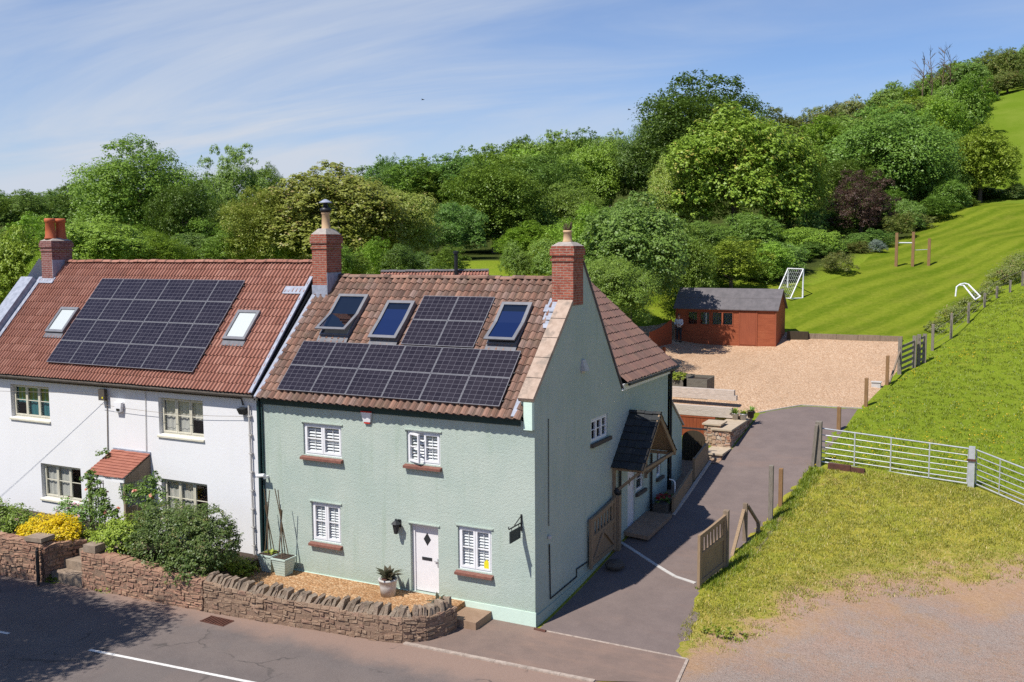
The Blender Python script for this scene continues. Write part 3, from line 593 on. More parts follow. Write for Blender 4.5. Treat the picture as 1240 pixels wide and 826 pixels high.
skylight(GH, GP, GN, -6.53, -5.5, 2.52, 4.12, R(4), 'skyglass', 'blueblind')
skylight(GH, GP, GN, -2.28, -1.28, 2.55, 4.16, R(11), 'skyglass', 'blueblind')

# ---- white cottage
WH = thing('cottage', 'white rendered cottage with red roman tiles, cream windows and two brick chimneys', 'house', (-17, 3.4, 0))
WW = [(-22.4,-20.2,4.46,5.72), (-20.87,-18.67,1.46,2.78), (-14.55,-12.47,4.42,5.71), (-14.55,-12.4,1.45,2.84)]
wall_open(TF, -24.9, -10.05, -.3, 6.16, WW+[(-16.35,-15.45,.6,2.6)]).build('front_wall', 'white', WH)
MB().box(-24.9,-10.0,6.4,6.8,-.3,6.1).box(-24.9,-24.6,.3,6.4,-.3,6.1).add([(-24.9,0,6.1),(-24.9,6.8,6.1),(-24.9,3.44,10.5)], [(0,1,2)]).build('rear_wall', 'white', WH)
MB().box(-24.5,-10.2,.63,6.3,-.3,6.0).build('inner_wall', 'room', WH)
WE, WR = (-.3, 6.15), (3.44, 10.33); wl_ = math.hypot(WR[0]-WE[0], WR[1]-WE[1]); WVv = (0, (WR[0]-WE[0])/wl_, (WR[1]-WE[1])/wl_); WNn = (0, -WVv[2], WVv[1])
def WP(u, v, w=0): return (u, WE[0]+WVv[1]*v+WNn[1]*w, WE[1]+WVv[2]*v+WNn[2]*w)
tiles(WP(-24.1, 0), (1,0,0), WVv, WNn, 14.08, wl_, .33, .36, ROMAN, 13, .6).build('front_roof', 'tile_red', WH)
MB().add([WP(-24.1,0,-.03), WP(-10.0,0,-.03), WP(-10.0,wl_,-.03), WP(-24.1,wl_,-.03)], [(0,1,2,3)]).build('roof_felt', 'felt', WH)
tiles((-10.0, 7.18, 6.15), (-1,0,0), (0,-WVv[1],WVv[2]), (0,WVv[2],WVv[1]), 14.0, wl_, .33, .36, ROMAN, 14).build('rear_roof', 'tile_red', WH)
ridge_tiles(MB(), (-23.18,3.44,10.32), (-9.9,3.44,10.32), .14, .45, 6).build('ridge', 'tile_red', WH)
def slopebox(mb, P, u0, u1, v0, v1, w0, w1): return mb.hexa([P(u0,v0,w0),P(u1,v0,w0),P(u1,v1,w0),P(u0,v1,w0),P(u0,v0,w1),P(u1,v0,w1),P(u1,v1,w1),P(u0,v1,w1)])
slopebox(slopebox(MB(), WP, -24.85, -24.12, -.1, 4.55, -.2, .30), WP, -24.11, -23.9, .0, 4.75, .04, .075).build('lead_coping', 'lead', WH)
# lead where the two roofs meet
v_ = MB(); slopebox(v_, WP, -10.12, -9.985, 0, 4.9, .03, .075); v_.build('verge_lead', 'lead', WH)
v_ = MB(); slopebox(v_, GP, -9.905, -9.74, 0, 5.05, .045, .075); v_.build('abutment_lead', 'lead', GH)
MB().add([(-9.96,-.28,5.9),(-9.96,3.44,9.7),(-9.96,3.44,10.2),(-9.96,-.28,6.12)], [(0,1,2,3)]).build('step_wall', 'dark', GH)
c1_ = chimney(WH, -23.86, -23.2, 2.75, 3.72, 9.0, 11.20, .42, 'brick_dark')
for px_, py_ in ((-23.55,3.0),(-23.52,3.47)): pot(c1_, (px_,py_,11.28), .205, .84, 'potred')
slopebox(MB(), WP, -23.92, -23.1, 4.42, 4.72, .02, .075).box(-23.198,-23.18,2.74,3.6,9.5,10.42).build('chimney_lead', 'lead', c1_)
c2_ = chimney(WH, -9.87, -9.25, 2.75, 3.58, 9.0, 11.30, .50, 'brick', cap=.2); pot(c2_, (-9.56,3.16,11.44), .15, .68, 'potbuff')
MB().lathe((-9.56,3.16,12.06), [(.17,0),(.20,.05),(.20,.12),(.1,.17),(.08,.26),(.08,.34)], 14).build('cowl', 'dark', c2_, smooth=True)
MB().lathe((-9.56,3.16,12.38), [(.24,0),(.2,.04),(.04,.13)], 14).build('rain_cap', 'lead', c2_, smooth=True)
MB().box(-9.89,-9.23,2.725,2.745,9.05,9.56).box(-9.245,-9.225,2.73,3.5,9.3,9.98).build('chimney_lead', 'lead', c2_)
slopebox(MB(), WP, -10.95, -10.09, 4.12, 4.45, .035, .07).build('chimney_apron', 'lead', c2_)
MB().bt(TF, -24.9, -10.06, 5.98, 6.10, .02, .14).build('fascia', 'whitepaint', WH)
MB().tube([(-24.6,-.25,6.06),(-10.0,-.25,6.06)], .07, 8).build('gutter', 'darkwood', WH)
MB().tube([(-24.6,-.06,5.93),(-10.7,-.06,5.93),(-10.62,-.06,5.7)], .03, 6).build('cable_run', 'darkwood', WH)
MB().tube([(-17.06,-.03,5.5),(-17.14,-.03,3.6)], .018, 6).build('conduit', 'greywood', WH); MB().tube([(-15.12,-.03,5.92),(-15.2,-.03,3.7)], .014, 6).build('conduit', 'palepot', WH)
pb = MB().tube([(-10.36,-.08,5.72),(-10.32,-.08,.5)], .035, 8)
for z in np.arange(1, 5.8, .62): pb.box(-10.40,-10.28,-.12,-.02,z,z+.04)
pb.build('downpipe', 'palepot', WH)
cloths = ['bluereflect','curtain','curtain','curtain']  # first entry paints the blue reflected in that window's glass
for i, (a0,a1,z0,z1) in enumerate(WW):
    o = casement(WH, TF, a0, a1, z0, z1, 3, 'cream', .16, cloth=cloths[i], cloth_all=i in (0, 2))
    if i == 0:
        gb = MB(); gb.bt(TF, a0+.06, a1-.06, (z0+z1)/2+.05, z1-.05, -.25, -.245); gb.build('blind', 'greenreflect', o)  # blind-shaped sheet painted with the green reflected in the glass
    clay_sill(o, TF, a0-.06, a1+.03, z0-.02, 'cream', .09, .06)
skylight(WH, WP, WNn, -21.42, -20.46, 1.98, 3.16, 0, 'glass', 'whiteblind', .10)
skylight(WH, WP, WNn, -12.38, -11.42, 2.04, 3.28, 0, 'glass', 'whiteblind', .10)
# lean-to porch
pl2 = math.hypot(1.2,.60); pt = tiles((-16.86,-1.25,3.04), (1,0,0), (0,1.22/pl2*1.0,.62/pl2), (0,-.62/pl2,1.22/pl2), 1.85, pl2+.05, .30, .14, FLAT, 15, .6)
po = pt.build('porch_roof', 'tile_small', WH)
MB().box(-16.86,-15.0,-.04,-.005,3.64,3.73).build('porch_flashing', 'lead', po)
MB().box(-16.84,-15.02,-1.22,-1.18,2.88,3.01).build('porch_fascia', 'whitepaint', po)
MB().prism([(-15.06,-1.18,2.85),(-15.06,-.01,2.85),(-15.06,-.01,3.60),(-15.06,-1.18,3.0)], (.03,0,0)).build('porch_cheek', 'wood', po)
for x in (-15.05, -16.8): MB().bar((x,-1.15,.7),(x,-1.15,2.85),.09).build('porch_post', 'wood', po)
sp = MB()
for i in range(5): sp.box(-15.06,-15.04,-1.1+.22*i,-.92+.22*i,.7,2.0)
sp.build('side_boards', 'wood', po)
tr = MB()
for i in range(6): tr.bar((-16.8+.14*i,-1.16,1.0),(-16.8+.14*i,-1.16,2.86),.02)
for i in range(8): tr.bar((-16.85,-1.17,1.2+.22*i),(-16.05,-1.17,1.2+.22*i),.02)
tr.build('trellis', 'greywood', po)
MB().bt(TF, -16.33,-15.47,.62,2.58,-.25,-.2).build('front_door', 'cream', WH)

# ---- solar arrays
def solar(P, u0, u1, v0, v1, nu, nv, label, gap=None, w0=.10):
    t = thing('solar_array', label, 'solar panels', P((u0+u1)/2, v0, w0)); du, dv = (u1-u0)/nu, (v1-v0)/nv; g = .008
    for i in range(nu):
        for j in range(nv):
            a0, a1, b0, b1 = u0+i*du+g, u0+(i+1)*du-g, v0+j*dv+g, v0+(j+1)*dv-g
            m = MB(); m.uv = [[(i,j),(i+1,j),(i+1,j+1),(i,j+1)]]
            m.add([P(a0+.012,b0+.012,w0+.036),P(a1-.012,b0+.012,w0+.036),P(a1-.012,b1-.012,w0+.036),P(a0+.012,b1-.012,w0+.036)], [(0,1,2,3)])
            o = m.build('solar_panel', 'pv', t)
            f = MB()
            for x0,x1,y0,y1 in ((a0,a0+.014,b0,b1),(a1-.014,a1,b0,b1),(a0+.014,a1-.014,b0,b0+.014),(a0+.014,a1-.014,b1-.014,b1)): slopebox(f, P, x0,x1,y0,y1,w0,w0+.04)
            f.build('frame', 'pvframe', o)
    r_ = MB()
    for j in range(nv):
        for q in (.22,.78): slopebox(r_, P, u0-.03, u1+.05, v0+(j+q)*dv-.02, v0+(j+q)*dv+.02, .05, w0-.002)
    r_.build('rail', 'dark', t)
    return t
solar(GP, -9.08, -1.02, .30, 2.32, 6, 2, 'wide lower solar array of six panel columns on the brown pantiled roof')
solar(GP, -5.28, -2.66, 2.36, 4.40, 2, 2, 'small solar array of four panels between blue roof windows near the ridge')
solar(WP, -20.24, -12.87, .58, 4.63, 6, 4, 'big solar array of twenty-four panels on the red roof of the white cottage', w0=.11)

# ---- things fixed to the walls
def fixture(name, label, cat, parts, loc):
    t = thing(name, label, cat, loc)
    for n, mb, m in parts: mb.build(n, m, t)
    return t
ab = MB().hexa([TF(-5.80,5.52,.07),TF(-5.55,5.52,.07),TF(-5.55,5.52,.03),TF(-5.80,5.52,.03),TF(-5.86,5.82,.12),TF(-5.49,5.82,.12),TF(-5.49,5.82,.03),TF(-5.86,5.82,.03)])
fixture('alarm_box', 'white burglar alarm box with red edge under the green cottage eaves', 'alarm box', [('case', ab, 'whitepaint'), ('strip', MB().bt(TF,-5.86,-5.49,5.825,5.86,.03,.13).bt(TF,-5.78,-5.57,5.47,5.515,.03,.07), 'red')], TF(-5.67,5.5,0))
fixture('alarm_box', 'grey and white alarm box high on the white cottage beside the vertical cable', 'alarm box', [('case', MB().prism([TF(-16.58,5.08,.03),TF(-16.28,5.08,.03),TF(-16.22,5.42,.03),TF(-16.62,5.42,.03)], (0,-.12,0)), 'whitepaint'), ('lamp', MB().bt(TF,-16.46,-16.3,5.12,5.2,.151,.17), 'dark')], TF(-16.42,5.1,0))
fixture('junction_box', 'dark electrical box under the white cottage eaves at the top of a cable', 'box', [('case', MB().bt(TF,-17.3,-17.0,5.45,5.85,.09,.2), 'darkwood'), ('dial', MB().bt(TF,-17.12,-17.06,5.52,5.58,.201,.21), 'yellowsign')], TF(-17.15,5.45,0))
fixture('floodlight', 'grey floodlight near the right end of the white cottage eaves', 'lamp', [('head', MB().hexa([TF(-10.72,5.40,.16),TF(-10.46,5.40,.16),TF(-10.46,5.44,.05),TF(-10.72,5.44,.05),TF(-10.74,5.60,.26),TF(-10.44,5.60,.26),TF(-10.44,5.64,.06),TF(-10.74,5.64,.06)]), 'iron'), ('bracket', MB().bt(TF,-10.62,-10.56,5.45,5.62,.002,.06), 'iron')], TF(-10.6,5.4,0))
fixture('security_camera', 'small white security camera beside the dark downpipe on the green wall', 'camera', [('body', MB().tube([TF(-9.98,3.44,.22),TF(-9.62,3.50,.26)], .06, 10), 'whitepaint'), ('bracket', MB().bt(TF,-9.72,-9.66,3.36,3.44,.002,.22), 'whitepaint')], TF(-9.7,3.36,0))
L_ = MB(); L_.bt(TF,-4.64,-4.52,2.36,2.60,.002,.03); L_.bar(TF(-4.58,2.56,.02),TF(-4.58,2.62,.2),.025)
lan = thing('wall_lantern', 'black coach lantern on the green wall left of the white front door', 'lantern', TF(-4.58,2.2,0)); L_.build('bracket', 'iron', lan)
MB().lathe(TF(-4.58,2.20,.2), [(.05,0),(.07,.02),(.12,.30),(.16,.31),(.05,.40),(.03,.46)], 6).build('lamp_case', 'iron', lan)
sg = thing('hanging_sign', 'small black sign hanging from an iron bracket near the green cottage corner', 'sign', TF(-.42,2.8,0))
MB().bar(TF(-.42,2.78,.02),TF(-.42,3.26,.02),.04).bar(TF(-.42,3.02,.03),TF(-.42,3.02,.78),.03).bar(TF(-.42,3.22,.03),TF(-.42,3.05,.45),.02).tube([TF(-.42,3.02,.78),TF(-.42,3.06,.82),TF(-.42,3.10,.80)], .015, 6).build('bracket', 'iron', sg)
MB().bt(TF,-.435,-.405,2.60,2.93,.10,.74).bt(TF,-.425,-.415,2.93,3.02,.18,.2).bt(TF,-.425,-.415,2.93,3.02,.62,.64).build('board', 'slate', sg)
fixture('gable_light', 'pale wedge shaped wall light high on the shaded green gable', 'lamp', [('shade', MB().hexa([TG(3.25,7.0,.16),TG(3.6,7.0,.16),TG(3.6,7.0,.002),TG(3.25,7.0,.002),TG(3.32,7.34,.05),TG(3.53,7.34,.05),TG(3.53,7.34,.002),TG(3.32,7.34,.002)]), 'palepot'), ('back_plate', MB().bt(TG,3.3,3.55,6.93,6.995,.002,.03), 'palepot')], TG(3.42,7,0))

# ---- a lower red roof showing over the ridge, with a stove pipe
RB = thing('outbuilding', 'low building behind whose long red tiled roof shows above the cottage ridge', 'building', (-13, 14.5, 1.5))
q = np.array((-14.7,13.8,9.70)); e = np.array((-10.2,16.1,9.72)); dr = (e-q)/np.linalg.norm(e-q); nrm = np.array((dr[1],-dr[0],0.))
vv = np.array((-nrm[0]*.85,-nrm[1]*.85,.53)); vv /= np.linalg.norm(vv); nn = np.array((nrm[0]*.53,nrm[1]*.53,.85)); nn /= np.linalg.norm(nn)
ln = np.linalg.norm(e-q); tiles(q-vv*4.0, dr, vv, nn, ln, 4.0, .3, .35, ROMAN, 21).build('roof', 'tile_red', RB)
tiles(e-nrm*0+np.array((-vv[0],-vv[1],vv[2]))*-4.0, -dr, np.array((-vv[0],-vv[1],vv[2])), np.array((-nn[0],-nn[1],nn[2])), ln, 4.0, .3, .35, ROMAN, 22).build('roof', 'tile_red', RB)
ridge_tiles(MB(), q, e, .13, .4, 3).build('ridge', 'felt', RB)
wb = q-vv*3.7; MB().prism([(wb[0],wb[1],1.2),(wb[0]+dr[0]*ln,wb[1]+dr[1]*ln,1.2),(wb[0]+dr[0]*ln-nrm[0]*6.3,wb[1]+dr[1]*ln-nrm[1]*6.3,1.2),(wb[0]-nrm[0]*6.3,wb[1]-nrm[1]*6.3,1.2)], (0,0,wb[2]-1.35)).build('wall', 'white', RB)
sv = q+dr*ln*.70-vv*.35; MB().tube([sv, sv+np.array((0,0,1.0))], .09, 10).lathe(sv+np.array((0,0,1.0)), [(.13,0),(.13,.12),(.05,.14)], 10).build('stove_pipe', 'dark', RB)
# ------------------------------------------------------------------ ground sheets
def gline(a, b, s, far):
    c = list(np.arange(a, b+1e-6, s)); d, x = s, b
    while x < far: d *= 1.22; x += d; c.append(x)
    d, x = s, a
    while x > -far: d *= 1.22; x -= d; c.insert(0, x)
    return np.array(c)
gx, gy = gline(-32, 32, .5, 1600), gline(-14, 90, .5, 1600)
XX, YY = np.meshgrid(gx, gy); P2 = np.stack([XX.ravel(), YY.ravel()], 1); ZZ = H(P2)
rr_ = np.hypot(P2[:, 0], P2[:, 1]-40); ZZ = np.where(P2[:, 1] < -14, ZZ - 0, ZZ)
nx, ny = len(gx), len(gy); idx = np.arange(nx*ny).reshape(ny, nx)
Q4 = np.stack([idx[:-1, :-1], idx[:-1, 1:], idx[1:, 1:], idx[1:, :-1]], -1).reshape(-1, 4)
def npmesh(name, V, F, mat, tint=None, smooth=False):
    me = bpy.data.meshes.new(name); n, k = len(F), F.shape[1]
    me.vertices.add(len(V)); me.vertices.foreach_set('co', np.asarray(V, np.float32).ravel())
    me.loops.add(n*k); me.loops.foreach_set('vertex_index', F.astype(np.int32).ravel())
    me.polygons.add(n); me.polygons.foreach_set('loop_start', np.arange(0, n*k, k, dtype=np.int32))
    if smooth: me.polygons.foreach_set('use_smooth', np.ones(n, bool))
    if tint is not None:
        a = me.attributes.new('tint', 'FLOAT', 'FACE'); a.data.foreach_set('value', np.asarray(tint, np.float32))
    me.update(calc_edges=True)
    if mat is not None: me.materials.append(mat)
    return me
def link(name, me, parent=None):
    o = bpy.data.objects.new(name, me); COL.objects.link(o)
    if parent: o.parent = parent
    return o

def ground_mat():
    m, nt, out = newmat('field_grass_and_bare_earth'); v = coords(nt); s = nd(nt, 'ShaderNodeSeparateXYZ', {0: v}); X, Y = s.outputs[0], s.outputs[1]
    big = noise(nt, v, .22, 5); med = noise(nt, v, 1.3, 6, .65); fin = noise(nt, v, 9, 5, .7); vf = noise(nt, v, 34, 3, .7)
    lush = mix(nt, sharpen(nt, fin, .3, .7), (.115,.175,.012), (.215,.262,.028))
    lush = mix(nt, math_(nt, 'MULTIPLY', sharpen(nt, med, .5, .75), .6), lush, (.225,.235,.036))
    dry = mix(nt, sharpen(nt, fin, .3, .7), (.215,.215,.022), (.40,.335,.060))
    dry = mix(nt, math_(nt, 'MULTIPLY', sharpen(nt, vf, .55, .7), .5), dry, (.46,.36,.16))
    # the cut grass below the field gate is drier than the field above it
    yb = math_(nt, 'ADD', math_(nt, 'MULTIPLY', Y, 1.), math_(nt, 'MULTIPLY', big, 5.))
    g = mix(nt, math_(nt, 'MULTIPLY', sharpen(nt, yb, 20.5, 17.0), math_(nt, 'ADD', .5, math_(nt, 'MULTIPLY', sharpen(nt, noise(nt, v, .55, 6, .65), .36, .60), .5))), lush, dry)
    thin = math_(nt, 'ADD', math_(nt, 'MULTIPLY', med, .6), math_(nt, 'MULTIPLY', big, .4))
    g = mix(nt, math_(nt, 'MULTIPLY', sharpen(nt, thin, .57, .68), math_(nt, 'MULTIPLY', sharpen(nt, yb, 32., 18.), .75)), g, (.34,.215,.11))
    # stony lay-by: bare earth and chippings towards the lane
    edge = math_(nt, 'SUBTRACT', Y, math_(nt, 'MINIMUM', math_(nt, 'ADD', math_(nt, 'MULTIPLY', X, 1.9), -8.1), math_(nt, 'ADD', math_(nt, 'MULTIPLY', X, .60), 1.7)))
    edge = math_(nt, 'ADD', edge, math_(nt, 'MULTIPLY', math_(nt, 'SUBTRACT', noise(nt, v, .42, 4), .5), 7.))
    edge = math_(nt, 'ADD', edge, math_(nt, 'MULTIPLY', math_(nt, 'SUBTRACT', med, .5), 5.5))
    edge = math_(nt, 'ADD', edge, math_(nt, 'MULTIPLY', math_(nt, 'SUBTRACT', fin, .5), 3.0))
    vor = nd(nt, 'ShaderNodeTexVoronoi', {'Vector': v, 'Scale': 30.})
    st = mix(nt, sharpen(nt, noise(nt, v, .5, 5), .35, .65), (.37,.255,.195), (.33,.265,.225))
    st = mix(nt, math_(nt, 'MULTIPLY', sharpen(nt, med, .50, .68), .40), st, (.42,.27,.165))
    st = mix(nt, math_(nt, 'MULTIPLY', sharpen(nt, vf, .42, .68), .75), st, (.15,.10,.08))
    st = mix(nt, math_(nt, 'MULTIPLY', sharpen(nt, noise(nt, v, 2.6, 6, .75), .50, .66), .45), st, (.20,.145,.115))
    st = mix(nt, math_(nt, 'GREATER_THAN', nd(nt, 'ShaderNodeSeparateColor', {0: vor.outputs['Color']}).outputs[0], .94), st, (.27,.24,.215))
    st = mix(nt, math_(nt, 'MULTIPLY', sharpen(nt, math_(nt, 'ADD', edge, math_(nt, 'MULTIPLY', fin, 2.)), -3.2, .8), .75), st, mix(nt, sharpen(nt, fin, .35, .65), (.43,.275,.155), (.34,.21,.12)))
    fac = sharpen(nt, edge, .55, -.55)
    low = sharpen(nt, Y, 12., 9.5); fac = math_(nt, 'MULTIPLY', fac, low)
    tan = math_(nt, 'MULTIPLY', sharpen(nt, edge, 3.6, .0), low)
    g = mix(nt, math_(nt, 'MULTIPLY', tan, math_(nt, 'MULTIPLY', sharpen(nt, fin, .38, .6), .75)), g, (.38,.25,.125))
    g = mix(nt, math_(nt, 'MULTIPLY', sharpen(nt, Y, 85., 105.), .85), g, mix(nt, sharpen(nt, noise(nt, v, .12, 6, .7), .35, .65), (.105,.165,.014), (.145,.195,.026)))   # the steep upper field
    # under the trees: leaf litter, ivy and nettles instead of grass
    wl = math_(nt, 'SUBTRACT', math_(nt, 'MINIMUM', math_(nt, 'ADD', math_(nt, 'MULTIPLY', Y, .215), -13.6), 4.5), X)
    wm = math_(nt, 'MULTIPLY', sharpen(nt, math_(nt, 'ADD', wl, math_(nt, 'MULTIPLY', med, 2.)), .2, 2.2), sharpen(nt, Y, 43.5, 46.))
    wm = math_(nt, 'MULTIPLY', wm, sharpen(nt, Y, 330., 300.))
    floor_ = mix(nt, sharpen(nt, fin, .3, .7), (.030,.042,.012), (.070,.085,.020))
    g = mix(nt, wm, g, floor_)
    col = mix(nt, fac, g, st)
    hgt = math_(nt, 'ADD', math_(nt, 'MULTIPLY', fin, 1.), math_(nt, 'MULTIPLY', vf, .6))
    finish(nt, out, col, .95, .0, hgt, .8, .06); return m
MAT['ground'] = ground_mat()
gr = link('ground', npmesh('ground', np.column_stack([P2, ZZ]), Q4, MAT['ground'], smooth=True)); structure(gr)

def sheet(name, poly, off, mat, step=.5):
    bm = bmesh.new(); vs = [bm.verts.new((float(p[0]), float(p[1]), 0)) for p in poly]; bm.faces.new(vs)
    P = np.array([p[:2] for p in poly], float); lo, hi = P.min(0), P.max(0)
    for ax in (0, 1):
        for c in np.arange(math.ceil(lo[ax]/step)*step, hi[ax], step):
            nrm = (1,0,0) if ax == 0 else (0,1,0)
            bmesh.ops.bisect_plane(bm, geom=bm.verts[:]+bm.edges[:]+bm.faces[:], plane_co=(c,0,0) if ax == 0 else (0,c,0), plane_no=nrm)
    Z = H(np.array([(q.co.x, q.co.y) for q in bm.verts]))
    for q, z in zip(bm.verts, Z): q.co.z = z+(off if not q.is_boundary or name not in ('driveway', 'lawn', 'gravel_yard') else -.004)
    bmesh.ops.recalc_face_normals(bm, faces=bm.faces[:])
    me = bpy.data.meshes.new(name); bm.to_mesh(me); bm.free(); me.materials.append(MAT[mat])
    if len(me.polygons) and me.polygons[0].normal.z < 0: me.flip_normals()
    me.polygons.foreach_set('use_smooth', [True]*len(me.polygons))
    return structure(link(name, me))
def wob(poly, amp, seed, step=.35):                               # ragged outline
    rg = random.Random(seed); out = []
    for i, p in enumerate(poly):
        q = poly[(i+1) % len(poly)]; n = max(1, int(math.hypot(q[0]-p[0], q[1]-p[1])/step))
        for j in range(n):
            t = j/n; out.append((p[0]+(q[0]-p[0])*t + (rg.gauss(0, amp) if j else 0), p[1]+(q[1]-p[1])*t + (rg.gauss(0, amp) if j else 0)))
    return out
def asphalt(name, c1, c2, dust, d0, d1, sp=.35):
    m, nt, out = newmat(name); v = coords(nt)
    col = mix(nt, sharpen(nt, noise(nt, v, 1.2, 6, .65), .3, .7), c1, c2)
    col = mix(nt, math_(nt, 'MULTIPLY', sharpen(nt, noise(nt, coords(nt, 'Object', (.35,1,1)), .8, 6, .7), d0, d1), .7), col, dust)
    sp_ = noise(nt, v, 38, 3, .8); col = mix(nt, math_(nt, 'MULTIPLY', sharpen(nt, sp_, .52, .75), sp), col, tuple(x*2.1 for x in c1))
    col = mix(nt, math_(nt, 'MULTIPLY', sharpen(nt, sp_, .48, .25), .5), col, tuple(x*.5 for x in c1))
    finish(nt, out, col, .92, .25, sp_, .35, .02); return m
def road_mat():
    m, nt, out = newmat('lane_asphalt'); v = coords(nt); s = nd(nt, 'ShaderNodeSeparateXYZ', {0: v}); Y = s.outputs[1]
    col = mix(nt, sharpen(nt, noise(nt, v, .9, 6, .65), .3, .7), (.120,.099,.091), (.150,.123,.111))
    # worn wheel tracks and a dusty red edge under the wall
    tr = nd(nt, 'ShaderNodeTexWave', {'Vector': v, 'Scale': .16, 'Distortion': 1.2, 'Detail': 2., 'Phase Offset': 1.}, bands_direction='Y').outputs[1]
    col = mix(nt, math_(nt, 'MULTIPLY', tr, .35), col, (.165,.130,.112))
    ed = math_(nt, 'ADD', Y, math_(nt, 'MULTIPLY', noise(nt, v, .8, 6, .7), 1.6))
    col = mix(nt, math_(nt, 'MULTIPLY', sharpen(nt, ed, -3.7, -2.5), .8), col, (.27,.178,.135))
    sp_ = noise(nt, v, 38, 3, .8); col = mix(nt, math_(nt, 'MULTIPLY', sharpen(nt, sp_, .52, .75), .35), col, (.32,.30,.28))
    col = mix(nt, math_(nt, 'MULTIPLY', sharpen(nt, sp_, .48, .25), .45), col, (.07,.066,.062))
    wv = nd(nt, 'ShaderNodeVectorMath', {0: v, 1: nd(nt, 'ShaderNodeVectorMath', {0: nd(nt, 'ShaderNodeTexNoise', {'Vector': v, 'Scale': 1.6, 'Detail': 5.}).outputs[1], 1: (.9,.9,0)}, operation='MULTIPLY').outputs[0]}, operation='ADD').outputs[0]
    ck = nd(nt, 'ShaderNodeTexVoronoi', {'Vector': wv, 'Scale': .38}, feature='DISTANCE_TO_EDGE').outputs[0]
    col = mix(nt, math_(nt, 'MULTIPLY', math_(nt, 'MULTIPLY', sharpen(nt, ck, .012, .003), sharpen(nt, noise(nt, v, .5, 3), .48, .6)), .6), col, (.05,.045,.042))
    pt = noise(nt, v, .35, 3, .5); col = mix(nt, math_(nt, 'MULTIPLY', sharpen(nt, pt, .58, .62), .25), col, (.12,.11,.105))
    finish(nt, out, col, .9, .25, sp_, .3, .02); return m
MAT['road'] = road_mat()
MAT['drive'] = asphalt('drive_tarmac', (.146,.113,.102), (.176,.136,.121), (.20,.14,.115), .5, .72)
MAT['apron'] = asphalt('forecourt_tarmac', (.165,.120,.100), (.205,.145,.118), (.25,.165,.125), .45, .7)
def gravel(name, cols, sc, bump=.9):
    m, nt, out = newmat(name); v = coords(nt); vo = nd(nt, 'ShaderNodeTexVoronoi', {'Vector': v, 'Scale': sc}); r_ = nd(nt, 'ShaderNodeSeparateColor', {0: vo.outputs['Color']}).outputs[0]
    col = ramp(nt, r_, [(i/(len(cols)-1), c) for i, c in enumerate(cols)])
    col = mix(nt, math_(nt, 'MULTIPLY', sharpen(nt, noise(nt, v, .5, 5), .45, .7), .35), col, tuple(x*.75 for x in cols[1]))
    col = mix(nt, math_(nt, 'MULTIPLY', sharpen(nt, vo.outputs[0], .35, .7), .5), col, tuple(x*.45 for x in cols[1]))
    col = mix(nt, math_(nt, 'MULTIPLY', sharpen(nt, noise(nt, nd(nt, 'ShaderNodeMapping', {0: v, 2: (0,0,R(12)), 3: (1.,.12,1)}).outputs[0], .9, 4), .52, .68), .30), col, tuple(x*.62 for x in cols[2]))
    hgt = math_(nt, 'SUBTRACT', math_(nt, 'MULTIPLY', noise(nt, v, 5, 3), .7), vo.outputs[0])
    finish(nt, out, col, .9, .2, hgt, bump, .04); return m
MAT['yard'] = gravel('golden_gravel', [(.34,.20,.115),(.56,.37,.23),(.46,.28,.16),(.66,.48,.33),(.50,.33,.20)], 15)
MAT['bedgravel'] = gravel('orange_gravel', [(.25,.12,.05),(.47,.27,.13),(.38,.19,.08),(.60,.42,.25),(.42,.22,.10)], 16)
def lawn_mat():
    m, nt, out = newmat('mown_lawn'); v = coords(nt)
    vr = nd(nt, 'ShaderNodeMapping', {0: v, 2: (0,0,R(23))}).outputs[0]
    st = nd(nt, 'ShaderNodeTexWave', {'Vector': vr, 'Scale': .16, 'Distortion': .5, 'Detail': 2., 'Detail Scale': .5}, bands_direction='X').outputs[1]
    st2 = noise(nt, nd(nt, 'ShaderNodeMapping', {0: vr, 3: (1.3,.012,1)}).outputs[0], .9, 4)
    st3 = noise(nt, nd(nt, 'ShaderNodeMapping', {0: vr, 3: (.9,.35,1)}).outputs[0], 1.6, 6, .75)
    fin = noise(nt, v, 6, 5, .75)
    col = mix(nt, sharpen(nt, math_(nt, 'ADD', math_(nt, 'MULTIPLY', st, .20), math_(nt, 'MULTIPLY', st2, .66)), .26, .62), (.092,.138,.009), (.165,.200,.018))
    col = mix(nt, math_(nt, 'MULTIPLY', sharpen(nt, st3, .48, .70), .65), col, (.165,.185,.022))
    col = mix(nt, math_(nt, 'MULTIPLY', sharpen(nt, fin, .5, .75), .45), col, (.075,.125,.010))
    col = mix(nt, math_(nt, 'MULTIPLY', sharpen(nt, noise(nt, v, .3, 4), .5, .7), .35), col, (.16,.165,.025))
    gn = noise(nt, v, 3.2, 6, .85); col = mix(nt, math_(nt, 'MULTIPLY', sharpen(nt, gn, .50, .66), .6), col, (.066,.100,.009)); col = mix(nt, math_(nt, 'MULTIPLY', sharpen(nt, gn, .46, .34), .5), col, (.235,.235,.045))
    finish(nt, out, col, .95, .0, fin, .7, .05); return m
MAT['lawn'] = lawn_mat()
def ton(*ps): return [tuple(on(x, y)[:2]) for x, y in ps]

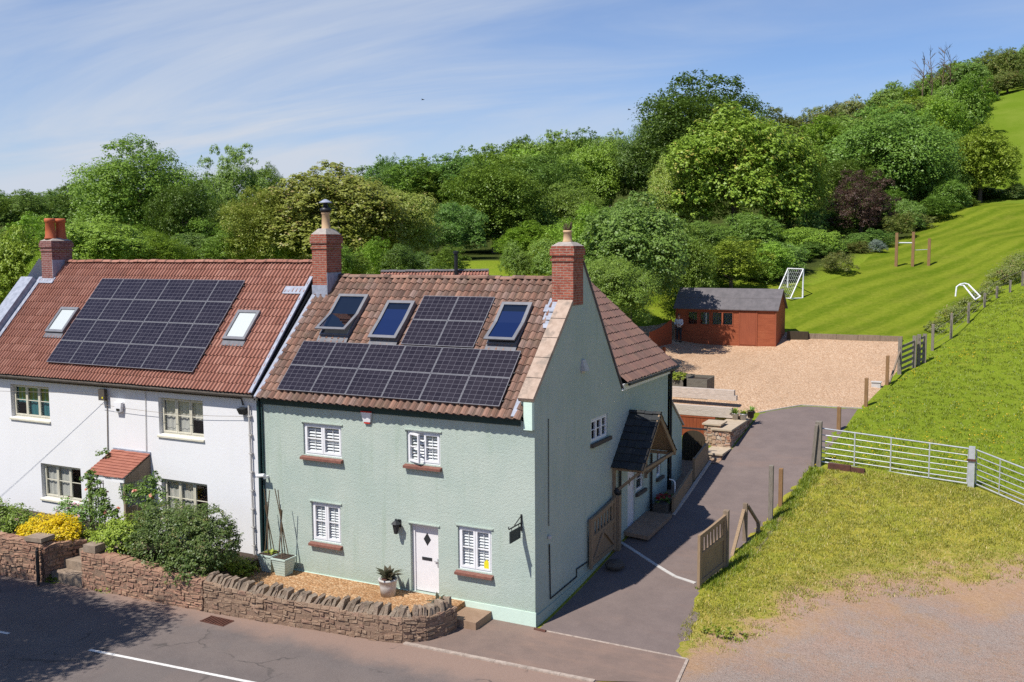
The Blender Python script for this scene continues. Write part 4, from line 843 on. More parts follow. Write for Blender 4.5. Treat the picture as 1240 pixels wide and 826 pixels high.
# the lane with its white centre line
sheet('road', [(-60,-4.6),(-30,-4.35),(-18.2,-3.6),(-14.4,-3.3),(-8.4,-3.0),(-5,-2.75),(-2.6,-2.62),(2.9,-2.5),(5.2,-2.4),(40,-4),(60,-9),(60,-22),(-60,-22)], .02, 'road')
MAT['paint'] = M('road_paint', (.72,.70,.66), (.55,.53,.49), scale=14, rough=.7)
lp = lambda t: np.array((-10.13+5.16*t, -6.81+.41*t)); 
mk = MB()
for t0, t1 in ((0, 1.12), (2.3, 3.4), (-1.75, -.58), (-4.1, -2.95)):
    a, b = lp(t0), lp(t1); n = np.array((-(b-a)[1], (b-a)[0])); n = n/np.linalg.norm(n)*.055
    mk.add([(*(a-n), .026), (*(b-n), .026), (*(b+n), .026), (*(a+n), .026)], [(0,1,2,3)])
mk = mk.build('road_marking', 'paint'); structure(mk)
sheet('forecourt', [(-2.7,-2.6),(2.85,-2.48),(4.75,-1.7),(4.55,-.2),(.1,-.12),(0.02,.0),(-3.4,.02),(-3.4,-1.6)], .024, 'apron')
sheet('driveway', [(.02,.0),(.13,-.1),(4.5,-.17)] + wob([(4.1,.3),(4.2,2.2),(3.55,4.28),(3.86,5.88),(4.2,10.6),(4.3,12.0),(4.75,15.8),(4.9,21.1)], .09, 3, .16)[:-1] + [(5.35,24.6),(2.7,24.2),(1.05,22.2),(1.06,16.9),(.70,15.4),(.80,9.4),(.02,9.3),(.02,6.7)], .014, 'drive')
sheet('side_path', [(.01,9.32),(.9,9.3),(.72,12.6),(.6,15.25),(1.05,15.2),(1.08,16.0),(-1.2,16),(-1.2,13.7),(.01,13.7)], .03, 'slab')
def strip(name, pts, wd, hgt, mat, base=.02, seg=.5):
    mb = MB()
    for i in range(len(pts)-1):
        a, b = np.array(pts[i], float), np.array(pts[i+1], float); L = np.linalg.norm(b-a); n = max(1, int(L/seg)); d = (b-a)/L; s = np.array((-d[1], d[0]))*wd/2
        for j in range(n):
            p, q = a+d*L*j/n, a+d*(L*(j+1)/n-.006); zp, zq = h(*p)+base, h(*q)+base
            mb.hexa([(*(p+s),zp-.1),(*(p-s),zp-.1),(*(q-s),zq-.1),(*(q+s),zq-.1),(*(p+s),zp+hgt),(*(p-s),zp+hgt),(*(q-s),zq+hgt),(*(q+s),zq+hgt)])
    return mb.build(name, mat)
structure(strip('kerb', [(-2.7,-2.66),(2.87,-2.54)], .13, .04, 'kerb', seg=.9))
structure(strip('edging_strip', [(.14,-.13),(4.53,-.19),(4.72,-1.7)], .075, .012, 'kerb'))
tag(strip('drain_channel', [(.04,6.62),(2.55,4.9),(3.3,4.62)], .13, .008, 'palepot', seg=.5), 'narrow pale drain channel running across the dark drive between the gates', 'drain')
structure(strip('gravel_edging', [(1.06,22.3),(2.7,24.25),(5.45,24.7)], .10, .02, 'concrete'))
yard = [(1.05,22.3),(2.7,24.3),(5.4,24.7)] + ton((1075,464),(1091,444),(1092,413),(960,408)) + [(-1.2,40.5),(-9.2,40.5),(-11.5,36)] + ton((800,430)) + [(-5.5,26.5),(-4.5,22.0),(-1.0,21.6)]
sheet('gravel_yard', yard, .024, 'yard')
LAWN = ton((958,407),(1092,412),(1118,408),(1150,388),(1175,372),(1205,352),(1240,328)) + [(13.8,60),(18,75),(22,95)] + ton((1240,247),(1180,247),(1150,262),(1120,272),(1070,300),(1030,330),(985,345)) + [(-6,50),(-14,46),(-11,41.5),(-1.3,41.2)]
sheet('lawn', LAWN, .03, 'lawn')
drain = MB()
for i in range(9): drain.box(-8.93+.098*i,-8.89+.098*i,-3.93,-3.52,.015,.045)
drain.box(-8.95,-8.05,-3.95,-3.925,.012,.047).box(-8.95,-8.05,-3.525,-3.5,.012,.047).box(-8.95,-8.05,-3.924,-3.526,.006,.028)
tag(drain.build('drain_cover', 'rust'), 'rusty iron drain grating in the lane at the foot of the stone wall', 'drain cover')

# ------------------------------------------------------------------ rubble walls
def stones_face(mb, tint, a, b, z0f, z1f, nrm, rg, rowh=(.05,.125), ln=(.09,.34), prot=.04):
    a, b = np.array(a, float), np.array(b, float); L = np.linalg.norm(b-a); d = (b-a)/L; z = 0; zt = max(z1f(0), z1f(1)); zb = min(z0f(0), z0f(1))
    z = zb
    while z < zt-.03:
        rh = rg.uniform(*rowh); u = -rg.uniform(0, .2)
        while u < L:
            w = rg.uniform(*ln)*(1 if rh > .1 else 1.2); u0, u1 = max(0, u), min(L, u+w); u += w+.012
            if u1-u0 < .05: continue
            tm = (u0+u1)/2/L; top = z1f(tm); z1 = min(z+rh, top)
            if z1-z < .035 or z1 < z0f(tm): continue
            p = rg.uniform(-.008, prot); c = .012; q = []; zs = rg.uniform(-.024,.024); zr = rg.uniform(-.024,.024)
            for dd, sh in ((-.10, 0), (p, c)):
                for uu, zz in ((u0+sh, z+sh), (u1-sh, z+sh), (u1-sh, z1-sh), (u0+sh, z1-sh)):
                    j = rg.uniform(-.012,.012) if sh else 0
                    w_ = a + d*(uu+j) + np.array(nrm)*(dd+(rg.uniform(-.012,.012) if sh else 0)); q.append((w_[0], w_[1], zz+j*1.3+zs+(zr if uu > (u0+u1)/2 else -zr)))
            mb.hexa(q); tint += [min(1, max(0, rg.gauss(.5,.28)))]*6
        z += rh+.012
def rubble_wall(t, path, tops, th, mat, seed, base=-.15, part='stonework'):
    """path of (x, y) on the lane side; tops = wall height at each point"""
    rg = random.Random(seed); mb = MB(); tint = []; core = MB()
    for i in range(len(path)-1):
        a, b = np.array(path[i], float), np.array(path[i+1], float); d = (b-a)/np.linalg.norm(b-a); n = np.array((d[1], -d[0]))
        z1 = lambda s, i=i: tops[i]*(1-s)+tops[i+1]*s; z0 = lambda s: base
        stones_face(mb, tint, a, b, z0, z1, n, rg)
        stones_face(mb, tint, b-n*th, a-n*th, z0, lambda s, i=i: tops[i+1]*(1-s)+tops[i]*s, -n, rg)
        L = np.linalg.norm(b-a); u = 0
        while u < L:                                              # rough top stones
            w = rg.uniform(.2,.45); u1 = min(L, u+w); zt = tops[i]+(tops[i+1]-tops[i])*((u+u1)/2/L)+rg.uniform(-.02,.03)
            p, q = a+d*u, a+d*(u1-.01); mb.hexa([(*(p+n*.02),zt-.10),(*(q+n*.02),zt-.10),(*(q-n*(th+.02)),zt-.10),(*(p-n*(th+.02)),zt-.10),(*(p+n*.0),zt+rg.uniform(-.01,.02)),(*(q+n*.0),zt+rg.uniform(-.01,.02)),(*(q-n*th),zt),(*(p-n*th),zt)]); tint += [rg.random()]*6; u += w
        core.hexa([(*(a-n*.004),base),(*(b-n*.004),base),(*(b-n*(th-.02)),base),(*(a-n*(th-.02)),base),(*(a-n*.004),tops[i]-.03),(*(b-n*.004),tops[i+1]-.03),(*(b-n*(th-.02)),tops[i+1]-.03),(*(a-n*(th-.02)),tops[i]-.03)])
    for e, s in ((0, 1), (-1, -1)):
        a = np.array(path[e], float); b = np.array(path[e+s], float); d = (a-b)/np.linalg.norm(a-b); n = np.array((d[1], -d[0]))*s*-1
        p, q = (a, a-n*th) if True else (a, a)
        stones_face(mb, tint, p, q, lambda s_: base, lambda s_, e=e: tops[e], d, rg)
    mb.t = tint; mb.build(part, mat, t); core.build('mortar', 'mortar', t)
W1 = thing('stone_wall', 'curved brown rubble wall topped with upright edge stones in front of the green cottage', 'wall', (-6,-2.9,0))
wp = [(-9.4,-3.30),(-7.2,-3.16),(-5.0,-2.95),(-3.4,-2.82),(-2.75,-2.66),(-2.25,-2.25),(-1.98,-1.7),(-1.92,-1.15)]
wt = [.92,.80,.74,.72,.72,.72,.72,.70]
rubble_wall(W1, wp, wt, .42, 'stone', 11)
cs = MB(); tt = []; rg = random.Random(8)
dense = []
for i in range(len(wp)-1):
    a, b = np.array(wp[i]), np.array(wp[i+1]); L = np.linalg.norm(b-a)
    for u in np.arange(0, L, .05): dense.append((a+(b-a)*u/L, (b-a)/L, wt[i]+(wt[i+1]-wt[i])*u/L))
acc = 0; k = 0
while k < len(dense)-2:
    p, d, z = dense[k]; n = np.array((d[1], -d[0])); c = p-n*.22; th = rg.uniform(.035,.075); hh = rg.uniform(.11,.19); tilt = R(rg.gauss(24 if p[0] < -3 else 8, 9)); up = np.array((d[0]*math.sin(tilt), d[1]*math.sin(tilt), math.cos(tilt))); al = np.array((d[0]*math.cos(tilt), d[1]*math.cos(tilt), -math.sin(tilt)))
    cc = np.array((c[0], c[1], z-.02))+up*hh*.9; dep_ = rg.uniform(.16,.23); N3 = np.array((n[0], n[1], 0))
    o = [cc+al*th*sx*(1 if sz < 0 else rg.uniform(.6,.95))+N3*dep_*sy*(1 if sz < 0 else rg.uniform(.55,.8))+up*hh*sz*(1+ (rg.uniform(-.25,.1) if sz > 0 else 0)) for sz in (-1,1) for sx, sy in ((-1,1),(1,1),(1,-1),(-1,-1))]
    cs.hexa(o); tt += [rg.random()]*6; k += max(2, round((th*2+.03)/.05))
cs.t = tt; cs.build('edge_coping', 'copstone', W1)
W2 = thing('stone_wall', 'red sandstone garden wall between the steps and the edge-topped wall, under the big bush', 'wall', (-12,-3.4,0))
rubble_wall(W2, [(-14.45,-3.5),(-12.5,-3.43),(-11,-3.38),(-9.45,-3.31)], [1.22,1.12,1.02,.93], .45, 'redstone', 12)
MB().obox((-14.1,-3.27,1.34),(.25,.02,0),(-.02,.22,0),(0,0,.12)).build('cap_stone', 'stonestep', W2)
W3 = thing('stone_wall', 'red sandstone wall at the far left of the lane, left of the garden steps', 'wall', (-19,-3.8,0))
rubble_wall(W3, [(-26,-4.35),(-22,-4.1),(-18,-3.86),(-16.1,-3.68)], [1.35,1.33,1.30,1.28], .45, 'redstone', 14)
rubble_wall(W3, [(-16.05,-3.66),(-15.75,-2.2)], [1.25,1.05], .4, 'redstone', 15, part='return_wall')
MB().obox((-16.45,-3.47,1.40),(.36,.04,0),(-.03,.28,0),(0,0,.07)).build('cap_stone', 'stonestep', W3)
st = thing('garden_steps', 'worn stone steps through the gap between the two sandstone walls', 'steps', (-15.2,-3.2,0))
for i, (y0, y1, z) in enumerate(((-3.5,-3.05,.34),(-3.04,-2.55,.62),(-2.54,-2.0,.86))): MB().hexa([(-15.95+.04*i,y0,0),(-14.46,y0,0),(-14.46,y1,0),(-15.95+.04*i,y1,0),(-15.95+.04*i,y0+.02,z),(-14.46,y0+.02,z-.02),(-14.46,y1,z),(-15.95+.04*i,y1,z)]).build('step', 'stonestep', st)
ig = thing('iron_gate', 'black iron gate folded open against the end of the far left sandstone wall', 'gate', (-16.0,-3.75,0))
f = MB(); a_, b_ = np.array((-16.15,-3.80)), np.array((-15.85,-4.05))
for z in (.12,.6,1.12): f.bar((*a_,z),(*b_,z),.05)
for q in (0,1): f.bar((*(a_+(b_-a_)*q),.05),(*(a_+(b_-a_)*q),1.2),.06)
f.build('frame', 'iron', ig); MB().hexa([(*a_,.1),(*b_,.1),(*(b_+.02),.1),(*(a_+.02),.1),(*a_,1.1),(*b_,1.1),(*(b_+.02),1.1),(*(a_+.02),1.1)]).build('panel', 'iron', ig)

# raised garden beds behind the walls
def bed(name, poly, z, mat): return structure(MB().prism([(x, y, -.2) for x, y in poly], (0,0,z+.2)).build(name, mat))
bed('gravel_bed', [(-9.9,-2.95),(-7.2,-2.80),(-5.0,-2.6),(-3.5,-2.45),(-2.8,-2.3),(-2.35,-1.6),(-2.3,-.9),(-2.3,-.03),(-9.9,-.03)], .415, 'bedgravel')
bed('garden_soil', [(-14.42,-3.1),(-12.5,-3.05),(-9.91,-2.96),(-9.91,-.03),(-14.42,-.03)], .70, 'soil')
bed('garden_soil', [(-26,-3.9),(-18,-3.45),(-16.0,-3.2),(-15.7,-2.2),(-15.7,-.03),(-26,-.03)], .86, 'soil')
bed('garden_path', [(-15.69,-1.99),(-14.43,-1.99),(-14.43,-.03),(-15.69,-.03)], .84, 'stonestep')
tag(MB().hexa([(-2.28,-1.0,-.02),(-1.40,-.98,-.02),(-1.40,-.04,-.02),(-2.28,-.04,-.02),(-2.28,-1.0,.26),(-1.40,-.98,.24),(-1.40,-.04,.26),(-2.28,-.04,.26)]).build('stone_step', 'slab'), 'flat tan stone step against the plinth at the end of the curved wall', 'step')
tag(MB().tube([(.05,-.16,.03),(.42,-.20,.03)], .05, 8).build('pebble_drain', 'rust'), 'small dark drain hopper at the foot of the green cottage corner', 'drain')

# ------------------------------------------------------------------ pots by the front wall
def blades(c, n, L, wd, seed, spread=.8, droop=.5):
    rg = random.Random(seed); mb = MB(); t = []
    for i in range(n):
        a = rg.uniform(0, 6.28); el = rg.uniform(.5, 1.4)*(1-.2*spread); l = L*rg.uniform(.6,1.1); d = np.array((math.cos(a)*math.cos(el), math.sin(a)*math.cos(el), math.sin(el))); s = np.array((-math.sin(a), math.cos(a), 0))*wd
        p0 = np.array(c, float); p1 = p0+d*l*.55; p2 = p1+np.array((d[0],d[1],d[2]-droop))*l*.45
        mb.add([p0-s*.3, p0+s*.3, p1+s, p1-s, p2], [(0,1,2,3),(3,2,4)]); t += [rg.random()]*2
    mb.t = t; return mb
def square_pot(x, y, z, label, canes, seed):
    t = thing('planter', label, 'planter', (x, y, z)); m = MB()
    for i in range(6): b = .19+.014*i; m.frustum((x, y, z+.01+i*.086), b, b+.011, .074)
    m.frustum((x,y,z), .175, .26, .53).box(x-.29,x+.29,y-.29,y+.29,z+.53,z+.58)
    m.build('tub', 'mintpot', t); MB().box(x-.25,x+.25,y-.25,y+.25,z+.55,z+.595).build('soil', 'soil', t)
    c = MB(); rg = random.Random(seed)
    for i in range(canes):
        a = i*6.28/canes+.4; tip = np.array((x-.05, y, z+1.75)); e = np.array((x+.17*math.cos(a), y+.17*math.sin(a), z+.55)); d = tip-e; c.bar(e, e+d*rg.uniform(1.25,1.9), .022)
    c.build('canes', 'cane', t)
    if seed == 1: blades((x+.05,y,z+.55), 14, .34, .05, 9).build('young_plant', LEAF['lime'], t)
    return t
square_pot(-9.38,-.40,.41, 'left mint square planter with a young plant by the dark downpipe', 4, 1)
square_pot(-8.72,-.50,.41, 'right mint square planter with bare canes on the gravel bed', 4, 2)
pt_ = thing('plant_pot', 'round pale pot with a spiky dark plant left of the white front door', 'plant pot', (-4.62,-.62,.41))
MB().lathe((-4.62,-.62,.41), [(.22,0),(.25,.3),(.27,.46),(.29,.47),(.29,.53),(.24,.53),(.23,.45)], 20).build('tub', 'palepot', pt_, smooth=True); MB().lathe((-4.62,-.62,.82), [(.2,0),(.2,.08)], 12).build('soil', 'rust', pt_)
blades((-4.62,-.62,.9), 26, .62, .07, 4).build('leaves', LEAF['fern'], pt_)
pu = thing('plant_pot', 'small dark plant in a low pale pot at the rounded end of the stone wall', 'plant pot', (-2.42,-1.35,.42))
MB().lathe((-2.42,-1.35,.42), [(.13,0),(.17,.3),(.2,.36),(.17,.36)], 14).build('tub', 'palepot', pu, smooth=True); blades((-2.42,-1.35,.75), 18, .42, .05, 6).build('leaves', LEAF['fern'], pu)

# ------------------------------------------------------------------ drive: gates, fence, walls
def T3(P, Q):                                                     # local frame along a gate from P to Q: (along, up, out)
    P, Q = np.array(P, float), np.array(Q, float); d = Q-P; L = np.linalg.norm(d[:2]); e = np.array((d[0]/L, d[1]/L, d[2]/L)); n = np.array((e[1], -e[0], 0))
    return (lambda a, z, o: tuple(P+e*a+np.array((0,0,z))+n*o)), L
def wood_gate(P, Q, hl, hr, label, brace, m='wood2'):
    T, L = T3(P, Q); t = thing('timber_gate', label, 'gate', ((P[0]+Q[0])/2, (P[1]+Q[1])/2, min(P[2],Q[2])))
    fr = MB(); top = lambda a: hl+(hr-hl)*(a/L)**1.5
    fr.bt(T,0,.13,0,hl,-.04,.05); fr.bt(T,L-.13,L,0,hr,-.04,.05); fr.bt(T,.13,L-.13,.08,.22,-.03,.04); zm = hl*.60
    q = lambda a, z, o: T(a, z, o)
    fr.hexa([q(.13,zm-.07,.04),q(L-.13,zm+(hr-hl)*.4-.07,.04),q(L-.13,zm+(hr-hl)*.4-.07,-.03),q(.13,zm-.07,-.03),q(.13,zm+.07,.04),q(L-.13,zm+(hr-hl)*.4+.07,.04),q(L-.13,zm+(hr-hl)*.4+.07,-.03),q(.13,zm+.07,-.03)])
    n = 8
    for i in range(n):
        a0, a1 = .1+(L-.2)*i/n, .1+(L-.2)*(i+1)/n
        fr.hexa([q(a0,top(a0)-.14,.045),q(a1,top(a1)-.14,.045),q(a1,top(a1)-.14,-.035),q(a0,top(a0)-.14,-.035),q(a0,top(a0),.045),q(a1,top(a1),.045),q(a1,top(a1),-.035),q(a0,top(a0),-.035)])
    fr.build('gate_frame', m, t)
    bars = MB()
    for i in range(7):
        a = .13+(L-.26)*(i+.5)/7; bars.hexa([q(a-.05,zm,.02),q(a+.05,zm,.02),q(a+.05,zm,-.01),q(a-.05,zm,-.01),q(a-.05,top(a)-.1,.02),q(a+.05,top(a)-.1,.02),q(a+.05,top(a)-.1,-.01),q(a-.05,top(a)-.1,-.01)])
    bars.build('upper_slats', m, t)
    MB().bt(T,.1,L-.1,.12,zm+.05,-.025,.005).build('boarding', m, t)
    if brace: MB().bar(q(.2,.2,.04),q(L*.5,zm,.04),.10,.05,up=(1,0,0)).bar(q(L*.5,zm,.045),q(L-.2,.3,.045),.10,.05,up=(1,0,0)).build('brace', m, t)
    return t
wood_gate((.12,3.74,.60), (.12,5.86,.66), 1.62, 1.80, 'left wooden drive gate with V brace folded back against the shaded green gable', True)
wood_gate((3.50,4.22,.36), (3.84,5.95,.56), 1.66, 1.72, 'right wooden drive gate standing open at the edge of the dry grass', False)
t = tag(MB().box(.06,.26,5.92,6.12,.55,2.5).build('gate_post', 'wood2'), 'gate post against the green gable with a dark ball on top', 'post')
MB().lathe((.16,6.02,2.5), [(.05,0),(.12,.06),(.14,.13),(.1,.22),(.03,.25)], 14).build('ball_finial', 'iron', t, smooth=True)
tag(MB().lathe((.62,4.62,.44), [(.12,0),(.30,.06),(.33,.14),(.24,.25),(.08,.30)], 9).build('stone', 'darkwood'), 'dark rounded stone lying on the drive below the folded gate', 'stone')
def post(x, yt, yb, wd, mat, label, lean=0, name='fence_post', group=None):
    b = on(x, yb); dpt = float((b-CAM)@CF); hgt = (yb-yt)*dpt/FPX
    m = MB().hexa([(b[0]-wd,b[1]-wd,b[2]-.3),(b[0]+wd,b[1]-wd,b[2]-.3),(b[0]+wd,b[1]+wd,b[2]-.3),(b[0]-wd,b[1]+wd,b[2]-.3),(b[0]-wd+lean,b[1]-wd,b[2]+hgt),(b[0]+wd+lean,b[1]-wd,b[2]+hgt),(b[0]+wd+lean,b[1]+wd,b[2]+hgt+.02),(b[0]-wd+lean,b[1]+wd,b[2]+hgt+.02)])
    return tag(m.build(name, mat), label, 'post', group)
post(878.5,617,688,.085,'wood','tall brown hinge post right behind the open wooden drive gate')
post(933,563,630,.075,'greywood','taller of the two posts beside the drive halfway up, dark brown')
post(945,567,613,.07,'post','shorter orange brown post just behind the tall dark one beside the drive')
post(1015.5,493,521,.08,'post','brown post behind the left end of the metal field gate')
post(1048.5,458,492,.08,'post','brown post by the corner where tarmac meets gravel')
post(1074,431,466,.08,'post','brown post at the gravel edge nearest the rail fence')
post(990.5,510,564,.12,'greywood','thick weathered post carrying the left end of the field gate')
post(983,514,566,.06,'greywood','thin leaning post beside the thick field gate post', lean=.15)
b = on(902,655); bf = thing('broken_fence', 'broken fence post with two leaning timber struts beside the drive', 'fence', b)
z = b[2]; MB().box(b[0]-.07,b[0]+.07,b[1]-.07,b[1]+.07,z-.2,z+1.32).build('fence_post', 'wood', bf)
p1 = on(886,673); MB().bar((p1[0],p1[1],p1[2]-.05),(b[0]-.02,b[1]-.12,z+1.12),.11,.07).build('strut', 'wood2', bf)
p2 = on(918,646); MB().bar((b[0]+.05,b[1]+.05,z+1.25),(p2[0],p2[1],p2[2]+.38),.10,.07).build('strut', 'wood', bf); MB().box(p2[0]-.06,p2[0]+.06,p2[1]-.06,p2[1]+.06,p2[2]-.2,p2[2]+.45).build('stump', 'wood', bf)
# low timber fence along the left of the drive, two heights
lf = thing('low_fence', 'low timber board fence stepping up the left side of the drive past the wing', 'fence', (.85,11,1.0))
def boardpanel(P, Q, hz, name, m='wood2'):
    T, L = T3(P, Q); mb = MB(); n = max(2, int(L/.14))
    for i in range(n): mb.bt(T, L*i/n+.004, L*(i+1)/n-.004, -.1, hz+.0, 0, .03)
    mb.bt(T, 0, L, hz, hz+.05, -.03, .06); mb.bt(T, 0, .1, -.2, hz+.06, -.06, -.002); return mb.build(name, m, lf)
boardpanel((.92,9.7,.98), (.72,12.6,1.42), .62, 'low_panel'); boardpanel((.70,13.0,1.45), (.62,15.2,1.78), .92, 'high_panel')
MB().bar((.97,9.6,1.0),(.72,15.2,1.85),.10,.10).build('gravel_board', 'sleeper', lf)
tag(MB().hexa([(.04,6.95,.84),(.95,6.9,.80),(1.0,9.3,.98),(.04,9.3,1.0),(.04,6.95,.97),(.95,6.9,.93),(1.0,9.3,1.11),(.04,9.3,1.13)]).build('door_slab', 'slab'), 'tan paved doorstep along the wall under the slate porch canopy', 'step')
fp = thing('flower_planter', 'dark planter with dark red flowers by the handrail outside the wing', 'planter', (.5,9.6,1.1)); MB().box(.25,.75,9.35,10.3,1.05,1.42).build('trough', 'darkwood', fp)
tag(MB().tube([(.72,10.5,1.1),(.72,10.5,2.0),(.66,10.5,2.08),(.5,10.5,2.1)], .025, 6).build('handrail', 'goal'), 'thin white bent handrail standing behind the red flower planter', 'handrail')
ag = thing('arched_gate', 'dark brown arched garden gate between the wing and the stone steps', 'gate', (-.2,15.4,1.75))
ga = onaxis(825.5,574,1,15.3); gb_ = onaxis(853.5,556,1,15.3); gw = gb_[0]-ga[0]; arc = [(ga[0],15.3,1.3),(gb_[0],15.3,1.3)] + [(ga[0]+gw/2+gw/2*math.cos(R(a)),15.3,2.75+.35*math.sin(R(a))) for a in range(0,181,15)]
MB().prism(arc, (0,.05,0)).build('gate_leaf', 'darkgate', ag)
br = MB()
for i in range(7): br.box(ga[0]+gw*i/7+.005,ga[0]+gw*(i+1)/7-.012,15.27,15.298,1.4,2.7)
br.build('boards', 'darkgate', ag); MB().lathe((gb_[0]-.35,15.25,2.55), [(.03,0),(.05,.03),(.03,.07)], 8).build('latch', 'iron', ag); MB().box(ga[0]-.05,gb_[0]+.05,15.4,15.46,3.12,3.19).build('top_rail', 'iron', ag)
of = thing('board_fence', 'orange stained board fence panel behind the dark arched gate', 'fence', (-.3,18.4,2)); o_ = MB()
for i in range(16): o_.box(-2.6+.165*i,-2.6+.165*i+.158,18.3,18.33,1.5,3.12)
o_.build('boards', 'orange', of); MB().box(-2.65,.05,18.28,18.36,3.12,3.18).build('top_rail', 'orange', of)
# stepped stone piers with paving caps
sw = thing('stepped_stone_wall', 'stepped rubble wall with pale slab caps between arched gate and drive', 'wall', (.6,17,1.9))
def pier(x0,x1,y0,y1,zb,zt,seed):
    rg = random.Random(seed); mb = MB(); tint = []
    for a, b, n in (((x0,y0),(x1,y0),(0,-1)),((x1,y0),(x1,y1),(1,0)),((x0,y1),(x0,y0),(-1,0))): stones_face(mb, tint, a, b, lambda s: zb, lambda s: zt, n, rg, (.09,.15), (.14,.34), .03)
    mb.t = tint; o = mb.build('pier', MAT['pierstone'], sw); MB().box(x0+.02,x1-.02,y0+.02,y1,zb,zt-.01).build('mortar', 'flaunch', o)
    MB().box(x0-.07,x1+.07,y0-.07,y1,zt+.001,zt+.07).build('cap_slab', 'limestone', o)
MAT['pierstone'] = stone_mat('pale_pier_stone', [(.40,.26,.17),(.34,.15,.09),(.46,.34,.24),(.30,.14,.085),(.50,.40,.30)], (.5,.4,.3))
pier(.36,1.08,15.6,17.0,1.6,2.08,1); pier(.30,1.08,17.02,21.0,1.8,2.86,2); pier(-.15,.55,17.25,18.25,1.5,3.02,3)
def sleeper(P, Q, hgt, th, label):
    T, L = T3(P, Q); m = MB(); n = 2; 
    for k_ in range(n): m.bt(T, 0, L-(.12*k_ if k_ else 0), hgt*k_/n+.004*k_, hgt*(k_+1)/n, -th, 0)
    return tag(m.build('sleeper_edging', 'sleeper'), label, 'edging')
def along(x0, y0, x1, y1, d0, d1): return at(x0, y0, d0), at(x1, y1, d1)
P, Q = onaxis(806,480,1,22.6), onaxis(891.5,486.5,1,22.6); sleeper(P, (Q[0],Q[1],P[2]), .50, .28, 'upper pale timber sleeper wall with its cut end facing the gravel')
P, Q = onaxis(806,500.5,1,19.6), onaxis(889,507,1,19.6); sleeper(P, (Q[0],Q[1],P[2]), .46, .22, 'lower pale timber sleeper wall just above the orange fence panel')
P, Q = onz(800,478,3.3), onz(898,483,3.3)
structure(MB().prism([(-5.5,19.82,2.0),(.85,19.82,2.0),(.85,22.3,2.0),(-5.5,22.3,2.0)], (0,0,1.05)).build('gravel_terrace', 'yard'))
for i, (x, lab) in enumerate(((821,'left dark timber raised bed with green plants on the terrace'),(845,'right dark timber raised bed on the terrace above the sleepers'))):
    b = onaxis(x, 467, 1, 24.2); rb = thing('raised_bed', lab, 'raised bed', b); zb = h(b[0], 24.2)
    m = MB(); m.box(b[0]-.62,b[0]+.62,23.7,23.76,zb-.1,zb+.98).box(b[0]-.62,b[0]+.62,25.0,25.06,zb-.1,zb+1.02).box(b[0]-.62,b[0]-.56,23.77,24.99,zb-.1,zb+.98).box(b[0]+.56,b[0]+.62,23.77,24.99,zb-.1,zb+.98)
    m.build('timber_sides', 'bedwood', rb); MB().box(b[0]-.555,b[0]+.555,23.77,24.99,zb,zb+.88).build('soil', 'soil', rb)
    BEDS = globals().setdefault('BEDS', []); BEDS.append((rb, b[0], 24.4, zb+.92))
# pots on the slab
def round_pot(px, py, z, r, hg, mat, label, leaf, n, L):
    b = onz(px, py, z); t = thing('plant_pot', label, 'plant pot', b); MB().lathe(b, [(r*.75,0),(r,hg),(r*1.06,hg),(r*1.06,hg+.03),(r*.9,hg+.03),(r*.85,hg*.8)], 16).build('tub', mat, t, smooth=True)
    blades((b[0],b[1],b[2]+hg*.9), n, L, .035, int(px)).build('leaves', leaf, t); return t
round_pot(890.5,508,2.93,.15,.26,'palepot','white bucket pot on the stone slab left of the grey pots',LEAF['mid'],26,.55)
round_pot(900,508.5,2.93,.17,.26,'galv','grey round pot with lime green leaves on the stone slab',LEAF['lime'],60,.34)
round_pot(909,506,2.93,.17,.30,'darkwood','dark pot with a thin plant at the drive end of the stone slab',LEAF['mid'],18,.5)

# metal field gates
def field_gate(P, Q, hp, label, ups, name='field_gate'):
    T, L = T3(P, Q); t = thing(name, label, 'gate', tuple(P)); f = MB(); r = .03
    f.tube([T(0,.10,0),T(0,hp,0),T(L,hp,0),T(L,.10,0)], r, 8).tube([T(0,.10,0),T(L,.10,0)], r, 8); f.build('gate_frame', 'galv', t)
    b = MB()
    for k_ in range(1, 6): z = .10+(hp-.10)*(k_/6)**1.18; b.tube([T(0,z,0),T(L,z,0)], .021, 6)
    b.build('bars', 'galv', t)
    for a in ups: MB().bt(T, a*L-.022, a*L+.022, .10, hp, .02, .035).build('upright', 'galv', t)
    return t
P, Q = on(994,562), on(1171,588.5); field_gate((P[0],P[1],P[2]), (Q[0],Q[1],Q[2]), 1.46, 'long galvanised field gate between the weathered post and the steel post', (.235,.485,.745))
P, Q = on(1181,589), on(1240,613); Q = P+(Q-P)*1.9; Q[2] = h(Q[0],Q[1])+.05; field_gate(P, Q, 1.42, 'second galvanised field gate running out of the frame beyond the steel post', (.27,.55,.8))
tag(MB().box(Q[0]-.1,Q[0]+.1,Q[1]-.1,Q[1]+.1,Q[2]-.3,Q[2]+1.6).build('gate_post', 'greywood'), 'wooden post at the far end of the second field gate, right of the frame', 'post')
b = on(1175.5,589.5); sp_ = tag(MB().box(b[0]-.11,b[0]+.11,b[1]-.11,b[1]+.11,b[2]-.3,b[2]+1.56).build('gate_post', 'galv'), 'square galvanised steel post between the two field gates', 'post'); MB().box(b[0]-.16,b[0]+.16,b[1]-.16,b[1]-.112,b[2]+1.02,b[2]+1.1).build('latch', 'rust', sp_)
P, Q = on(1003,567), on(1047,573); T, L = T3(P, Q); tag(MB().bt(T,0,L*.62,-.1,.22,-.1,.1).bt(T,L*.63,L,-.1,.16,-.1,.1).build('ground_board', 'rust'), 'reddish timber board lying under the left end of the field gate', 'board')
